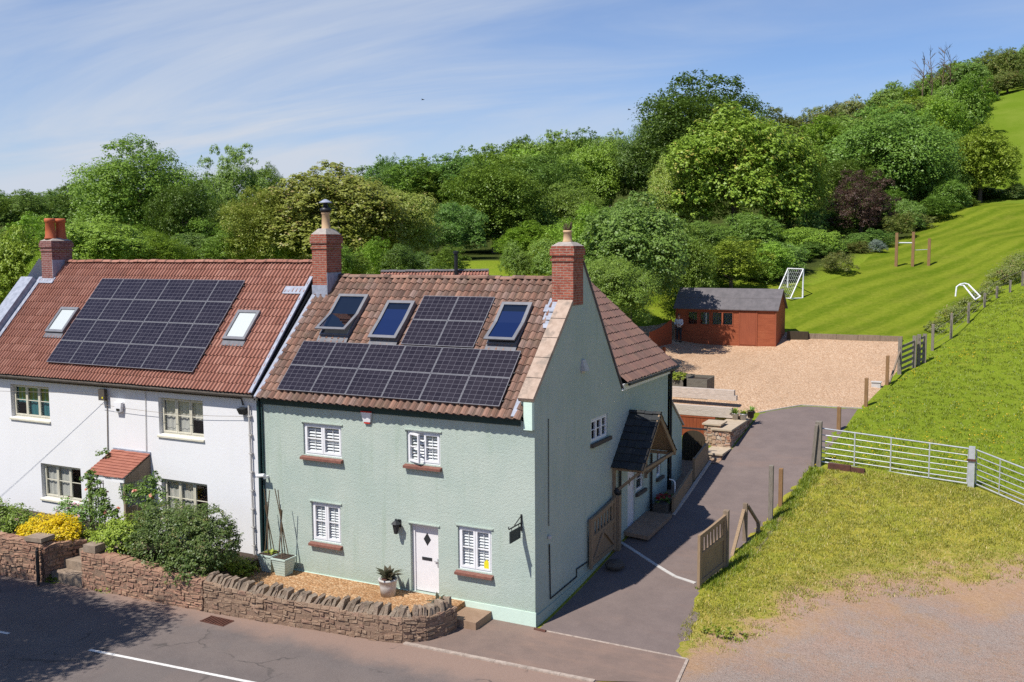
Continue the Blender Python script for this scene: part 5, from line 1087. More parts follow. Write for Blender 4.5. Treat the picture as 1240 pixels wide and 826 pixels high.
# rail fence by the gravel, timber edging
rf = thing('rail_fence', 'short dark post and rail fence with five rails at the right end of the gravel', 'fence', on(1090,450))
pp_ = [on(1089,453), on(1106.5,445), on(1112,442), on(1119,439)]
for q, hh in zip(pp_, (1.95,1.75,1.7,1.6)): MB().box(q[0]-.10,q[0]+.10,q[1]-.10,q[1]+.10,q[2]-.2,q[2]+hh).build('fence_post', 'greywood', rf)
for a, b in ((0,1),(2,3)):
    for k_ in range(5): z = .25+.30*k_; MB().bar(pp_[a]+np.array((0,-.12,z)), pp_[b]+np.array((0,-.12,z)), .05, .13).build('rail', 'greywood', rf)
q0 = on(1077,468); MB().bar((q0[0],q0[1],q0[2]+.2), pp_[0]+np.array((0,0,1.25)), .08, .1).build('strut', 'wood', rf)
P, Q = on(962,409.5), on(1093,413.5)
te = MB(); T, L = T3(P, Q)
for k_ in range(5): te.bt(T, L*k_/5+.01, L*(k_+1)/5-.01, -.2, .32+.02*math.sin(k_*3), -.1, .1)
tag(te.build('timber_edging', 'wood'), 'low timber edging between the gravel yard and the mown lawn', 'edging')
b = on(968,411); tag(MB().box(b[0]-.75,b[0]+.55,b[1]-.15,b[1]+.15,b[2]-.1,b[2]+.5).build('dark_board', 'darkgate'), 'dark board edging on the lawn side beside the shed', 'board')
b = on(1061,469); tag(MB().box(b[0]-.22,b[0]+.22,b[1]-.15,b[1]+.15,b[2]-.05,b[2]+.26).box(b[0]-.26,b[0]+.26,b[1]-.19,b[1]+.19,b[2]+.262,b[2]+.30).build('concrete_block', 'palepot'), 'small grey concrete block at the right edge of the gravel', 'block')
HP = [(1129,393,424.5),(1151.5,380,410),(1172.5,367,391),(1192,355,372),(1207,347,361),(1223,339.5,354),(1238,329,346)]
labs = ['fence post nearest the rail fence in the row beside the hedge','second fence post up the hedge from the rail fence','fence post in the hedge below the small white goal','fence post just right of the small white goal','slim fence post in the middle of the upper hedge','fence post second from the top of the hedge','fence post at the upper end of the hedge by the frame edge']
for (x, a, b), l in zip(HP, labs): post(x, a, b, .075, 'greywood', l, group='posts along the hedge')
wr = MB()
for k_ in range(len(HP)-1):
    p, q = on(HP[k_][0],HP[k_][2]), on(HP[k_+1][0],HP[k_+1][2])
    for z in (.35,.75,1.15): wr.tube([p+np.array((0,0,z)), q+np.array((0,0,z))], .012, 4)
tag(wr.build('wire_fence', 'greywood'), 'thin wire strands strung between the hedge posts', 'fence')

# ------------------------------------------------------------------ shed, person, play things
SX0, SX1, SY0, SY1 = -8.0, -1.48, 37.56, 40.1; sz = 4.52
SH = thing('garden_shed', 'red brown board shed with grey felt roof at the back of the gravel', 'shed', (-4.7,38.8,sz))
TS = lambda a, z, d: (a, SY0-d, z); eh = sz+2.36; rz = float(onaxis(952.4,351.2,1,(SY0+SY1)/2)[2]); ym = (SY0+SY1)/2
wins = [(-7.05,-6.35,sz+1.25,sz+2.05),(-5.75,-5.05,sz+1.25,sz+2.05)]; wins = [(-7.15,-6.55,sz+1.28,sz+2.05),(-6.35,-5.75,sz+1.28,sz+2.05),(-5.55,-4.95,sz+1.28,sz+2.05),(-4.85,-4.25,sz+1.28,sz+2.05)]
wl2 = wall_open(TS, SX0, SX1, sz-.3, eh, wins, .06)
for x in (SX0, SX1): wl2.add([(x,SY0,sz-.3),(x,SY1,sz-.3),(x,SY1,eh),(x,ym,rz-.05),(x,SY0,eh)], [(0,1,2,3,4)])
wl2.add([(SX0,SY1,sz-.3),(SX1,SY1,sz-.3),(SX1,SY1,eh),(SX0,SY1,eh)], [(0,1,2,3)]); wl2.build('walls', 'shed', SH)
MB().bt(TS,-3.75,-2.75,sz+.05,eh-.2,.002,.03).build('door', 'shedplain', SH)
tb = MB()
for x in (SX0+.04, SX1-.04, -3.8, -2.7): tb.bt(TS, x-.04, x+.04, sz-.1, eh-.03, .003, .04)
for a0,a1,z0,z1 in wins: rect_frame(tb, TS, a0-.05,a1+.05,z0-.05,z1+.05,.05,.002,.035)
tb.build('trim', 'shedplain', SH)
for a0,a1,z0,z1 in wins: MB().bt(TS,a0,a1,z0,z1,-.05,-.04).build('window', 'glass', SH)
MB().bt(TS,-7.2,-4.2,sz+1,sz+2.2,-.5,-.49).build('inside', 'dark', SH)
MB().bt(TS,-6.58,-6.5,sz+1.28,sz+2.0,-.2,-.18).bt(TS,-6.05,-5.97,sz+1.28,sz+2.0,-.2,-.18).build('tools', 'whitepaint', SH)
ov = .14; sl = (rz-eh)/(ym-SY0); fr_ = MB()
fr_.hexa([(SX0-ov,SY0-ov,eh-ov*sl),(SX1+ov,SY0-ov,eh-ov*sl),(SX1+ov,ym,rz),(SX0-ov,ym,rz),(SX0-ov,SY0-ov,eh-ov*sl+.05),(SX1+ov,SY0-ov,eh-ov*sl+.05),(SX1+ov,ym,rz+.05),(SX0-ov,ym,rz+.05)])
o = fr_.build('roof', 'felt', SH)
fr_ = MB().hexa([(SX0-ov,ym+.003,rz),(SX1+ov,ym+.003,rz),(SX1+ov,SY1+ov,eh-ov*sl),(SX0-ov,SY1+ov,eh-ov*sl),(SX0-ov,ym+.003,rz+.05),(SX1+ov,ym+.003,rz+.05),(SX1+ov,SY1+ov,eh-ov*sl+.05),(SX0-ov,SY1+ov,eh-ov*sl+.05)]); fr_.build('roof', 'felt', SH)
y5 = SY0-ov+(ym-SY0+ov)*.53; z5 = eh-ov*sl+.05+(rz-eh+ov*sl)*.53; MB().hexa([(SX0-ov-.01,y5,z5+.002),(SX1+ov+.01,y5,z5+.002),(SX1+ov+.01,ym,rz+.052),(SX0-ov-.01,ym,rz+.052),(SX0-ov-.01,y5,z5+.016),(SX1+ov+.01,y5,z5+.016),(SX1+ov+.01,ym,rz+.064),(SX0-ov-.01,ym,rz+.064)]).build('felt_lap', 'felt', o)
# person standing at the left end of the shed
def skinned(name, verts, edges, rad, mat, parent, sub=2):
    me = bpy.data.meshes.new(name); me.from_pydata(verts, edges, []); o = link(name, me); md = o.modifiers.new('skin', 'SKIN'); md.use_smooth_shade = True
    for i, r_ in enumerate(rad): me.skin_vertices[0].data[i].radius = (r_, r_) if not isinstance(r_, tuple) else r_
    me.skin_vertices[0].data[0].use_root = True; o.modifiers.new('sub', 'SUBSURF').levels = sub; o.modifiers['sub'].render_levels = sub
    dg = bpy.context.evaluated_depsgraph_get(); nm = bpy.data.meshes.new_from_object(o.evaluated_get(dg)); bpy.data.objects.remove(o); nm.name = name; nm.materials.clear(); nm.materials.append(MAT[mat])
    q = link(name, nm, parent); return q
px_ = onaxis(822,416,1,37.2); PB = thing('person', 'person in a pale shirt and dark trousers standing at the left end of the shed', 'person', (px_[0],37.2,h(px_[0],37.2)+.02))
J = dict(pel=(0,0,.95), wai=(0,.0,1.10), che=(0,-.03,1.32), nek=(0,-.05,1.50), hd0=(0,-.07,1.58), hd1=(0,-.08,1.68), hd2=(0,-.07,1.76))
bv = list(J.values()); be = [(0,1),(1,2),(2,3),(3,4),(4,5),(5,6)]; brd = [(.15,.11),(.135,.10),(.17,.11),.058,.07,.092,.062]
for s in (-1, 1):
    k_ = len(bv); bv += [(s*.19,-.02,1.42),(s*.25,-.05,1.15),(s*.13,-.26,1.12),(s*.07,-.34,1.15)]; be += [(2,k_),(k_,k_+1),(k_+1,k_+2),(k_+2,k_+3)]; brd += [.062,.045,.036,.03]
    f0 = k_+3
    for j in range(5):
        kk = len(bv); bx = s*(.07-.018*(j-2)*.6); bv += [(bx-s*.01,-.385,1.165-.012*j),(bx-s*.03,-.42,1.15-.012*j)]; be += [(f0,kk),(kk,kk+1)]; brd += [.010,.008]
    k_ = len(bv); bv += [(s*.09,0,.88),(s*.11,-.02,.50),(s*.12,.02,.09),(s*.13,-.13,.04)]; be += [(0,k_),(k_,k_+1),(k_+1,k_+2),(k_+2,k_+3)]; brd += [.085,.060,.042,.035]
skinned('body', bv, be, brd, 'skin', PB)
sv = [(0,0,.93),(0,0,1.10),(0,-.03,1.32),(0,-.04,1.46)]; se = [(0,1),(1,2),(2,3)]; sr = [(.18,.135),(.165,.125),(.195,.135),.085]
for s in (-1,1): k_ = len(sv); sv += [(s*.2,-.02,1.42),(s*.255,-.05,1.14),(s*.15,-.24,1.12)]; se += [(2,k_),(k_,k_+1),(k_+1,k_+2)]; sr += [.085,.065,.055]
skinned('shirt', sv, se, sr, 'shirt', PB)
tv = [(0,0,.95)]; te_ = []; trd = [(.175,.13)]
for s in (-1,1): k_ = len(tv); tv += [(s*.095,0,.86),(s*.112,-.02,.5),(s*.122,.02,.1)]; te_ += [(0,k_),(k_,k_+1),(k_+1,k_+2)]; trd += [.105,.08,.065]
skinned('trousers', tv, te_, trd, 'trousers', PB)
skinned('hair', [(0,-.02,1.66),(0,-.03,1.76),(0,-.075,1.80),(0,-.13,1.785)], [(0,1),(1,2),(2,3)], [.06,.085,.075,.03], 'hair', PB, 2)
MB().lathe((0+px_[0],37.2-.165,PB.location.z+1.665), [(.006,0),(.017,.012),(.008,.04)], 6).build('nose', 'skin', PB)
for s in (-1,1): MB().lathe((px_[0]+s*.036,37.2-.163,PB.location.z+1.70), [(.004,0),(.010,.008),(.004,.016)], 6).build('eye', 'dark', PB)
sho = MB()
for s in (-1,1): sho.obox((px_[0]+s*.13,37.13,PB.location.z+.04),(.05,0,0),(0,.13,0),(0,0,.045))
sho.build('shoes', 'dark', PB)
# orange fence left of the shed
ofb = thing('board_fence', 'orange stained curved-top board fence in the shade left of the shed', 'fence', (-9.6,36.6,4.6)); m = MB()
P, Q = at(786,420,59.5), at(813,417,63.0); T, L = T3((P[0],P[1],h(P[0],P[1])), (Q[0],Q[1],h(Q[0],Q[1])))
for k_ in range(22): a = L*k_/22; m.bt(T, a, a+L/22-.012, -.2, 1.15+.5*(k_/22)**2, 0, .03)
m.build('boards', 'orange', ofb)
ofc = thing('board_fence', 'nearer low orange fence panel with a post, just above the wing roof', 'fence', at(797,420,56)); P, Q = at(780,424,54.5), at(803,421,56.0); T, L = T3((P[0],P[1],h(P[0],P[1])), (Q[0],Q[1],h(Q[0],Q[1]))); m = MB()
for k_ in range(12): m.bt(T, L*k_/12, L*(k_+1)/12-.012, -.3, .95, 0, .03)
m.build('boards', 'orange', ofc); MB().bt(T, L, L+.14, -.3, 1.15, -.06, .08).build('fence_post', 'orange', ofc)
b = T(L*.6, .97, 0); tag(MB().lathe(b, [(.10,0),(.2,.1),(.22,.2),(.15,.34),(.05,.4)], 12).build('stone_ball', 'iron', smooth=True), 'dark round ornament on top of the nearer orange fence panel', 'ornament')
# goals and exercise bars
g1 = on(972,361); gd = float((g1-CAM)@CF); zt_ = 35*gd/FPX; up3 = np.array((0,0,zt_))
g2 = at(953.5,360.5,gd+2.2); g2[2] = g1[2]; g3 = at(939,361,gd+1.6); g3[2] = g1[2]; g4 = g1+(g3-g2)
G1 = thing('football_goal', 'large white football goal on the lawn behind the shed', 'goal', g1)
MB().tube([g1, g1+up3, g2+up3, g2], .06, 8).tube([g2+up3, g3], .045, 8).tube([g1+up3, g4], .045, 8).tube([g1, g4, g3, g2], .045, 8).build('goal_frame', 'goal', G1)
nt_ = MB()
for k_ in range(9):
    f_ = k_/8; a, b = g1+up3+(g2-g1)*f_, g4+(g3-g4)*f_; nt_.bar(a, b, .012)
    a, b = g1+up3*(1-f_)+(g4-g1)*f_, g2+up3*(1-f_)+(g3-g2)*f_; nt_.bar(a, b, .012)
nt_.build('net', 'net', G1)
gd = 65.5; G2 = thing('small_goal', 'small white tubular goal tipped up beside the hedge', 'goal', on(1165,372))
A = [at(x, y, gd+o) for x, y, o in ((1157,359,0),(1158.3,347.5,0),(1161,345.3,0),(1167,345.8,-.1),(1181,363,-.9))]; B = [at(x, y, gd+o) for x, y, o in ((1158.3,347.5,0),(1163,344.2,.3),(1168,343.2,.5),(1172.5,344.3,.4),(1187,359,-.4))]
MB().tube(A, .05, 8).tube(B, .05, 8).tube([A[-1],B[-1]], .05, 8).build('goal_frame', 'goal', G2)
n2 = MB()
for k_ in range(7): f_ = k_/6; n2.bar(A[3]+(A[4]-A[3])*f_, B[3]+(B[4]-B[3])*f_, .012)
n2.build('net', 'net', G2)
EX = thing('pull_up_bars', 'three brown posts with a high bar and a low bar on the lawn', 'exercise frame', on(1105,322)); E3 = []
for x, yt, yb in ((1085,282,323),(1105,281,323),(1124.5,289,322)):
    b = on(x, yb); hh = (yb-yt)*float((b-CAM)@CF)/FPX; E3.append((b, hh)); MB().box(b[0]-.11,b[0]+.11,b[1]-.11,b[1]+.11,b[2]-.2,b[2]+hh).build('post', 'post', EX)
z1 = E3[0][1]*.70; MB().tube([E3[0][0]+np.array((0,0,z1)), E3[1][0]+np.array((0,0,z1))], .055, 8).build('high_bar', 'goal', EX)
z2 = E3[2][1]*.60; MB().tube([E3[1][0]+np.array((0,0,z2)), E3[2][0]+np.array((0,0,z2))], .03, 8).build('low_bar', 'galv', EX)
# overhead cables and birds
def cable(a, b, sag, label):
    a, b = np.array(a, float), np.array(b, float); tag(MB().tube([a+(b-a)*t-np.array((0,0,sag*4*t*(1-t))) for t in np.linspace(0,1,17)], .007, 5).build('overhead_cable', 'greywood'), label, 'cable')
cable((-17.15,-.15,5.7), (-40,-9,7.0), .3, 'thin overhead cable leading off the white cottage to the left edge')
cable((-10.5,-.1,5.35), (-17.3,-.15,5.30), .12, 'thin cable slung along the white cottage from the box to the floodlight')
def bird(x, y, d, s, label):
    p = at(x, y, d); t = thing('bird', label, 'bird', p); MB().tube([p+np.array((-s*.5,0,0)), p+np.array((-s*.2,0,.03)), p+np.array((s*.3,0,.02)), p+np.array((s*.55,0,0))], [.02*s,.13*s,.1*s,.02*s], 8).build('body', 'dark', t)
    for q in (-1,1): MB().add([p+np.array((-.15*s,0,.05)), p+np.array((.2*s,0,.05)), p+np.array((.1*s,q*.5*s,.25*s)), p+np.array((-.12*s,q*1.0*s,.18*s)), p+np.array((-.2*s,q*.5*s,.24*s))], [(0,1,2,3,4)]).build('wing', 'dark', t)
bird(512,121,90,.33,'dark bird high in the sky above the middle chimney'); bird(762,133,110,.40,'dark bird low in the sky just left of the tall dark tree')
# ------------------------------------------------------------------ foliage
def leaf_quads(P, N, size, rng, aspect=.62):
    """one small folded leaf (two triangles share a crease) per point: P (n,3), N leaf normal, size (n,)"""
    n = len(P); N = N/(np.linalg.norm(N, axis=1, keepdims=True)+1e-9)
    t = rng.normal(size=(n,3)); t -= (t*N).sum(1, keepdims=True)*N; t /= np.linalg.norm(t, axis=1, keepdims=True)+1e-9
    b = np.cross(N, t); s = size[:, None]
    A, B, C_, D = P+t*s*.5, P+b*s*.5*aspect+N*s*.10, P-t*s*.5, P-b*s*.5*aspect+N*s*.10
    V = np.stack([A, B, C_, D], 1).reshape(-1, 3); F = np.arange(4*n).reshape(n, 4)
    return V, F
def cloud(rng, lobes, n, leaf, tuft=.22, up=.35, tufts=None, hollow=.55):
    """lobes: (centre, radii) list. Leaves sit in tufts spread over the outer part of every lobe."""
    vol = np.array([r[0]*r[1]+r[0]*r[2]+r[1]*r[2] for _, r in lobes]); pr = vol/vol.sum(); nt = tufts or max(30, n//16)
    li = rng.choice(len(lobes), nt, p=pr); c = np.array([lobes[i][0] for i in li]); r = np.array([lobes[i][1] for i in li])
    d = rng.normal(size=(nt,3)); d /= np.linalg.norm(d, axis=1, keepdims=True); d[:, 2] = np.where(d[:, 2] < -.55, -d[:, 2]*.6, d[:, 2])
    rad = rng.uniform(hollow, 1.06, nt)**.7; tp = c + d*r*rad[:, None]
    ts = tuft*r.min(1)*rng.uniform(.55, 1.5, nt); tt = np.clip(rng.normal(.45, .22, nt), 0, 1)
    k = rng.integers(0, nt, n); off = rng.normal(size=(n,3)); off /= np.linalg.norm(off, axis=1, keepdims=True); off *= rng.uniform(.2, 1., n)[:, None]**.6
    P = tp[k] + off*ts[k][:, None]*np.array([1.15, 1.15, .75])
    N = d[k]*.6 + off*.5 + rng.normal(size=(n,3))*.42 + np.array([-.12, -.35, .45+up])
    sz = leaf*rng.uniform(.6, 1.35, n)
    V, F = leaf_quads(P, N, sz, rng); tint = np.clip(tt[k] + rng.normal(0, .16, n), 0, 1)
    return V, F, tint
def crown_lobes(rng, k, spread=.62, lr=(.26,.44), top=0.):
    out = [(np.array((0,0,.0)), np.array((.62,.62,.70)))]
    for i in range(k):
        z = 1-2*(i+.5)/k*.86; a = i*2.39996 + rng.uniform(-.4,.4); q = math.sqrt(max(0, 1-z*z)); s = rng.uniform(.68,1.24)*spread; r = rng.uniform(*lr)*(1-.15*z)*rng.uniform(.8,1.15)
        out.append((np.array((q*math.cos(a)*s, q*math.sin(a)*s, z*s*1.02)), np.array((r, r, r*rng.uniform(.72,.95)))))
    return out
def crown_mesh(name, seed, k, n, leaf, tuft=.26, lr=(.26,.44), spread=.64, up=.35, hollow=.6):
    rng = np.random.default_rng(seed); V, F, t = cloud(rng, crown_lobes(rng, k, spread, lr), n, leaf, tuft, up, hollow=hollow)
    V = V/1.04; return npmesh(name, V, F, LEAF['mid'], t)
CROWN = dict(
 a=crown_mesh('crown_leaves', 1, 30, 56000, .034), b=crown_mesh('crown_leaves', 2, 24, 56000, .035, lr=(.28,.46)), c=crown_mesh('crown_leaves', 3, 38, 54000, .032, lr=(.2,.34), spread=.72),
 d=crown_mesh('crown_leaves', 4, 54, 50000, .031, .3, lr=(.13,.25), spread=.80, up=.2), e=crown_mesh('crown_leaves', 5, 30, 56000, .040, .2, up=.6),
 f=crown_mesh('crown_leaves', 6, 34, 20000, .052, lr=(.3,.44), spread=.58), g=crown_mesh('crown_leaves', 7, 40, 20000, .050, lr=(.24,.38), spread=.64), i=crown_mesh('crown_leaves', 8, 30, 20000, .054, lr=(.32,.48), spread=.56),
 s=crown_mesh('shrub_leaves', 9, 20, 15000, .055, .3), t=crown_mesh('shrub_leaves', 10, 30, 15000, .052, .3, lr=(.2,.34), spread=.75))
def trunk_mesh(seed, limbs):                                      # unit: 16 high, 1 thick at the foot
    rng = random.Random(seed); m = MB(); w_ = lambda s: rng.uniform(-s, s)
    m.tube([np.array((0,0,-1.)), np.array((w_(.2),w_(.2),4)), np.array((w_(.5),w_(.5),9)), np.array((w_(.8),w_(.8),13)), np.array((w_(1.),w_(1.),17))], [1.15,.85,.6,.4,.12], 8)
    for i in range(limbs):
        a = i*2.4+w_(.4); z = rng.uniform(6, 13); p = np.array((0,0,z)); L = rng.uniform(3, 6.5); q = p+np.array((math.cos(a)*L, math.sin(a)*L, L*.8)); m.tube([p, (p+q)/2+np.array((0,0,-.3)), q], [.38,.24,.07], 6)
    return m
TR = []
for s in range(3):
    o = trunk_mesh(s, 7).build('trunk', 'bark'); TR.append(o.data); bpy.data.objects.remove(o)
TREES = 0
def tree(x, yt, yb, wd, d, mat, cr, label, group=None, name='tree', cat='tree', trunk=True):
    """a tree standing at depth d whose crown shows between yt and yb in the photo"""
    global TREES; TREES += 1
    p = at(x, 300, d); g = h(p[0], p[1]); zt = at(x, yt, d)[2]; zb = max(at(x, yb, d)[2], g-.5); rx = wd/2*d/FPX; rz = max((zt-zb)/2, .6)
    t = thing(name, label, cat, (p[0], p[1], g), group)
    c = link('crown', CROWN[cr], t); c.location = (0, 0, (zt+zb)/2-g); c.scale = (rx, rx, rz); c.rotation_euler = (0, 0, (TREES*2.399) % 6.283)
    c.material_slots[0].link = 'OBJECT'; c.material_slots[0].material = LEAF[mat]
    if trunk:
        k = link('trunk', TR[TREES % 3], t); rt = max(.12, rx*.06); k.scale = (rt, rt, max(.5, (zt-rz*.8-g))/16); k.rotation_euler = (0, 0, TREES)
    return t
bk = 'trees behind the white cottage'
L_ = [
 # x, ytop, ybot, width, depth, leaf, crown, label
 (172,158,345,172,88,'mid','a','tall billowing green tree rising above the red roof of the white cottage'),
 (222,208,345,95,84,'dark','c','dark shaded tree between the billowing tree and the olive tree'),
 (118,254,345,120,64,'bright','e','bright green leafy tree just behind the white cottage ridge'),
 (190,276,345,90,66,'bright','a','low bright green tree behind the middle of the red ridge'),
 (18,262,420,100,60,'lime','e','bright yellow-green tree at the left edge beside the white cottage gable'),
 (-45,238,430,110,64,'bright','a','green tree cut off by the left edge of the frame'),
 (62,290,400,70,58,'lime','b','small yellow-green tree behind the left brick chimney'),
 (285,172,330,85,112,'mid','d','upright green tree with a pointed top left of the olive tree'),
 (325,190,330,62,118,'mid','c','thin-topped green tree touching the left side of the olive tree'),
 (250,236,330,80,100,'dark','a','dark low tree filling the gap below the pointed tree'),
 (392,184,345,205,72,'olive','e','large olive and gold walnut tree behind the middle chimney'),
 (318,222,340,110,70,'olive','a','olive leaved lower bough tree left of the middle chimney'),
 (482,214,340,120,74,'olive','c','olive green tree right of the middle chimney above the brown ridge'),
 (468,180,262,62,150,'dark','f','small round dark tree on the skyline right of the walnut tree'),
 (600,182,322,150,95,'mid','a','big mid green tree in the middle of the wood above the rear red roof'),
 (545,236,325,100,84,'dark','c','dark shrubby tree in the hollow behind the rear red roof'),
 (655,172,300,120,112,'blue','c','soft green tree in the middle of the wood left of the near chimney'),
 (712,160,290,90,118,'bright','b','light green rounded tree on the skyline behind the near chimney'),
 (690,214,320,100,100,'mid','a','mid green tree directly above the near brick chimney'),
 (648,262,345,95,74,'bright','e','bright leafy low tree left of the near brick chimney'),
 (762,220,398,158,61,'blue','e','broad leafy tree spreading behind the green gable and its chimney'),
 (716,240,372,105,64,'bright','a','light green tree just behind the near chimney'),
 (826,262,396,92,67,'mid','a','green tree overhanging the board fence left of the shed'),
 (745,300,410,110,54,'mid','b','low leafy tree right behind the gable and wing roof'),
 (852,84,262,190,112,'dark','a','tall dark oak whose crown is the highest in the middle of the wood'),
 (796,126,262,104,116,'dark','a','dark tree on the left shoulder of the tall oak'),
 (888,112,315,185,96,'syc','e','huge yellow-green sycamore standing in front of the dark oak'),
 (955,160,315,90,98,'syc','b','yellow-green tree on the right shoulder of the huge sycamore'),
 (818,176,305,86,98,'syc','a','yellow-green tree on the left shoulder of the huge sycamore'),
 (886,284,352,105,70,'lime','t','pale hazel bush tree above the shed roof'),
 (934,288,352,66,74,'bright','s','bright bush behind the right end of the shed roof'),
 (1075,118,290,175,112,'maple','a','large dark green maple above the copper tree'),
 (1020,180,295,86,108,'maple','c','green tree between the sycamore and the copper tree'),
 (1132,172,272,86,114,'maple','b','dark green tree on the right side of the large maple'),
 (1042,204,300,86,99,'copper','d','dark purple copper-leaved tree at the edge of the lawn'),
 (1184,146,254,94,114,'lime','e','yellow-green tree standing out at the right end of the wood'),
]
for a in L_: tree(*a)
# shrubs along the lawn edge
for a in [
 (985,272,340,80,84,'bright','s','light green shrub below the copper tree beside the goal'),
 (960,300,345,60,80,'mid','t','mid green shrub behind the large white goal'),
 (1016,302,336,44,76,'hedge','t','dark shrub flecked with white flowers at the lawn edge'),
 (1062,288,310,26,84,'silver','s','small silvery rounded bush at the lawn edge left of the pull-up bars'),
 (1038,290,318,36,84,'hedge','s','dull green shrub between the white-flecked shrub and the silvery bush'),
 (1100,252,288,60,98,'hedge','t','dark hedge shrub in shade behind the pull-up bars'),
 (1140,246,270,52,104,'mid','s','green shrub under the yellow-green tree at the end of the wood'),
 (1228,220,247,36,112,'varieg','s','clipped brownish green bush at the top right of the lawn'),
 (590,330,352,60,66,'bright','s','low bright bush behind the right end of the rear red roof'),
 (440,300,330,46,60,'bright','s','small bright bush above the brown ridge right of the middle chimney'),
]: tree(*a, name='shrub', cat='shrub', trunk=False)
# the wood climbing the hill: rows of trees that differ only in where they stand
def row(pts, n, d0, d1, hpx, wpx, mats, label, group, crs='fgi'):
    rg = random.Random(int(pts[0][0])+n); xs = [p[0] for p in pts]; ys = [p[1] for p in pts]
    for i in range(n):
        f = (i+rg.uniform(.2,.8))/n; x = xs[0]+(xs[-1]-xs[0])*f; yt = float(np.interp(x, xs, ys))+rg.uniform(-3,4); d = d0+(d1-d0)*f+rg.uniform(-8,8); w_ = wpx*rg.uniform(.95,1.6)
        tree(x, yt, yt+hpx*rg.uniform(.85,1.2), w_, d, rg.choice(mats), rg.choice(crs), label, group)
row([(-30,225),(60,224),(110,222)], 6, 170, 160, 80, 46, ['blue','mid','dark'], 'distant blue-green tree on the skyline at the far left', 'distant trees at the left')
row([(430,196),(500,186),(560,178),(640,154),(760,152)], 11, 165, 140, 85, 58, ['mid','blue','bright','mid'], 'tree in the woodland skyline between the walnut tree and the tall oak', 'trees of the middle skyline')
row([(480,205),(560,192),(640,172),(780,166)], 8, 135, 122, 85, 66, ['mid','bright','blue'], 'tree in the second rank of the wood below the middle skyline', 'trees of the second rank')
row([(935,128),(985,127),(1020,118),(1065,104)], 6, 200, 205, 70, 46, ['mid','bright','hedge'], 'tree on the rising skyline right of the tall oak', 'trees of the rising skyline')
row([(940,150),(1000,142),(1060,130),(1110,124)], 6, 150, 160, 75, 56, ['mid','bright','maple','hedge'], 'tree in the wood behind the large maple', 'trees behind the maple')
row([(1060,104),(1100,92),(1140,78),(1180,62),(1215,54),(1260,50)], 10, 205, 215, 56, 44, ['hedge','mid','blue','bright'], 'tree of the hilltop wood at the upper right', 'trees of the hilltop wood')
row([(1080,120),(1120,116),(1160,112),(1182,118)], 8, 182, 186, 60, 52, ['bright','lime','mid'], 'tree on the lower edge of the hilltop wood', 'trees on the lower edge of the hilltop wood')
row([(1190,90),(1225,84),(1262,80)], 4, 205, 205, 40, 30, ['hedge','dark'], 'dark tree at the top corner of the steep field', 'trees at the top of the steep field')
def undergrowth(pts, n, hpx, wpx, mats, label, group):
    rg = random.Random(n*7+int(pts[0][0])); xs = [p[0] for p in pts]
    for i in range(n):
        f = (i+rg.uniform(.1,.9))/n; x = xs[0]+(xs[-1]-xs[0])*f; yb = float(np.interp(x, xs, [p[1] for p in pts]))+rg.uniform(-3,4); d = float(np.interp(x, xs, [p[2] for p in pts]))+rg.uniform(-2,3); hh = hpx*rg.uniform(.7,1.4)
        tree(x, yb-hh, yb+3, wpx*rg.uniform(.75,1.35), d, rg.choice(mats), rg.choice('st'), label, group, 'shrub', 'shrub', False)
undergrowth([(850,352,70),(945,345,76),(985,332,80),(1030,318,86),(1075,296,91),(1120,272,99),(1155,258,106)], 15, 38, 50, ['mid','hedge','blue','maple','dark'], 'shrub in the undergrowth along the edge of the mown lawn', 'undergrowth along the lawn')
undergrowth([(850,325,82),(950,312,92),(1010,296,100),(1080,268,108),(1150,245,118)], 13, 52, 60, ['mid','dark','maple','blue'], 'shrub in the second rank of undergrowth behind the lawn edge', 'undergrowth under the wood')
undergrowth([(430,318,92),(560,300,95),(700,300,98),(800,300,98)], 13, 46, 62, ['mid','bright','dark','blue'], 'shrub in the undergrowth of the wood behind the brown roof', 'undergrowth behind the brown roof')
undergrowth([(-20,320,85),(100,318,80),(260,320,84),(330,318,86)], 9, 60, 64, ['mid','dark','bright'], 'shrub in the undergrowth behind the red roof', 'undergrowth behind the red roof')
undergrowth([(-30,262,150),(120,262,140),(260,250,130)], 9, 36, 60, ['blue','mid','dark'], 'shrubby tree in the far hedge line at the left', 'far hedge line at the left')
undergrowth([(450,250,128),(600,240,125),(760,235,125)], 10, 50, 66, ['mid','bright','blue','dark'], 'bushy tree low in the middle of the wood', 'bushy trees low in the wood')
undergrowth([(1085,215,150),(1130,190,158),(1172,168,165)], 8, 62, 64, ['mid','bright','lime','maple'], 'bushy tree on the slope between the large maple and the steep field', 'bushy trees by the steep field')
undergrowth([(150,326,70),(250,324,72),(372,324,70)], 8, 42, 56, ['mid','bright','dark'], 'shrub close behind the red ridge below the olive tree', 'shrubs behind the red ridge')
undergrowth([(1130,262,108),(1210,244,116)], 4, 26, 44, ['mid','dark','lime'], 'shrub in the shade under the yellow-green tree', 'shrubs under the yellow-green tree')
undergrowth([(392,344,54),(480,343,55),(548,342,56)], 9, 50, 50, ['bright','mid','dark','lime'], 'shrub close behind the brown ridge left of the grassy gap', 'shrubs left of the grassy gap')
undergrowth([(614,345,55),(655,346,55),(700,346,55)], 5, 52, 44, ['bright','mid','lime'], 'leafy shrub close behind the ridge between the grassy gap and the near chimney', 'shrubs right of the grassy gap')
undergrowth([(930,215,150),(1000,205,155),(1080,190,165),(1140,165,175)], 9, 52, 58, ['mid','maple','bright','hedge'], 'bushy tree low in the wood behind the large maple', 'bushy trees behind the maple')
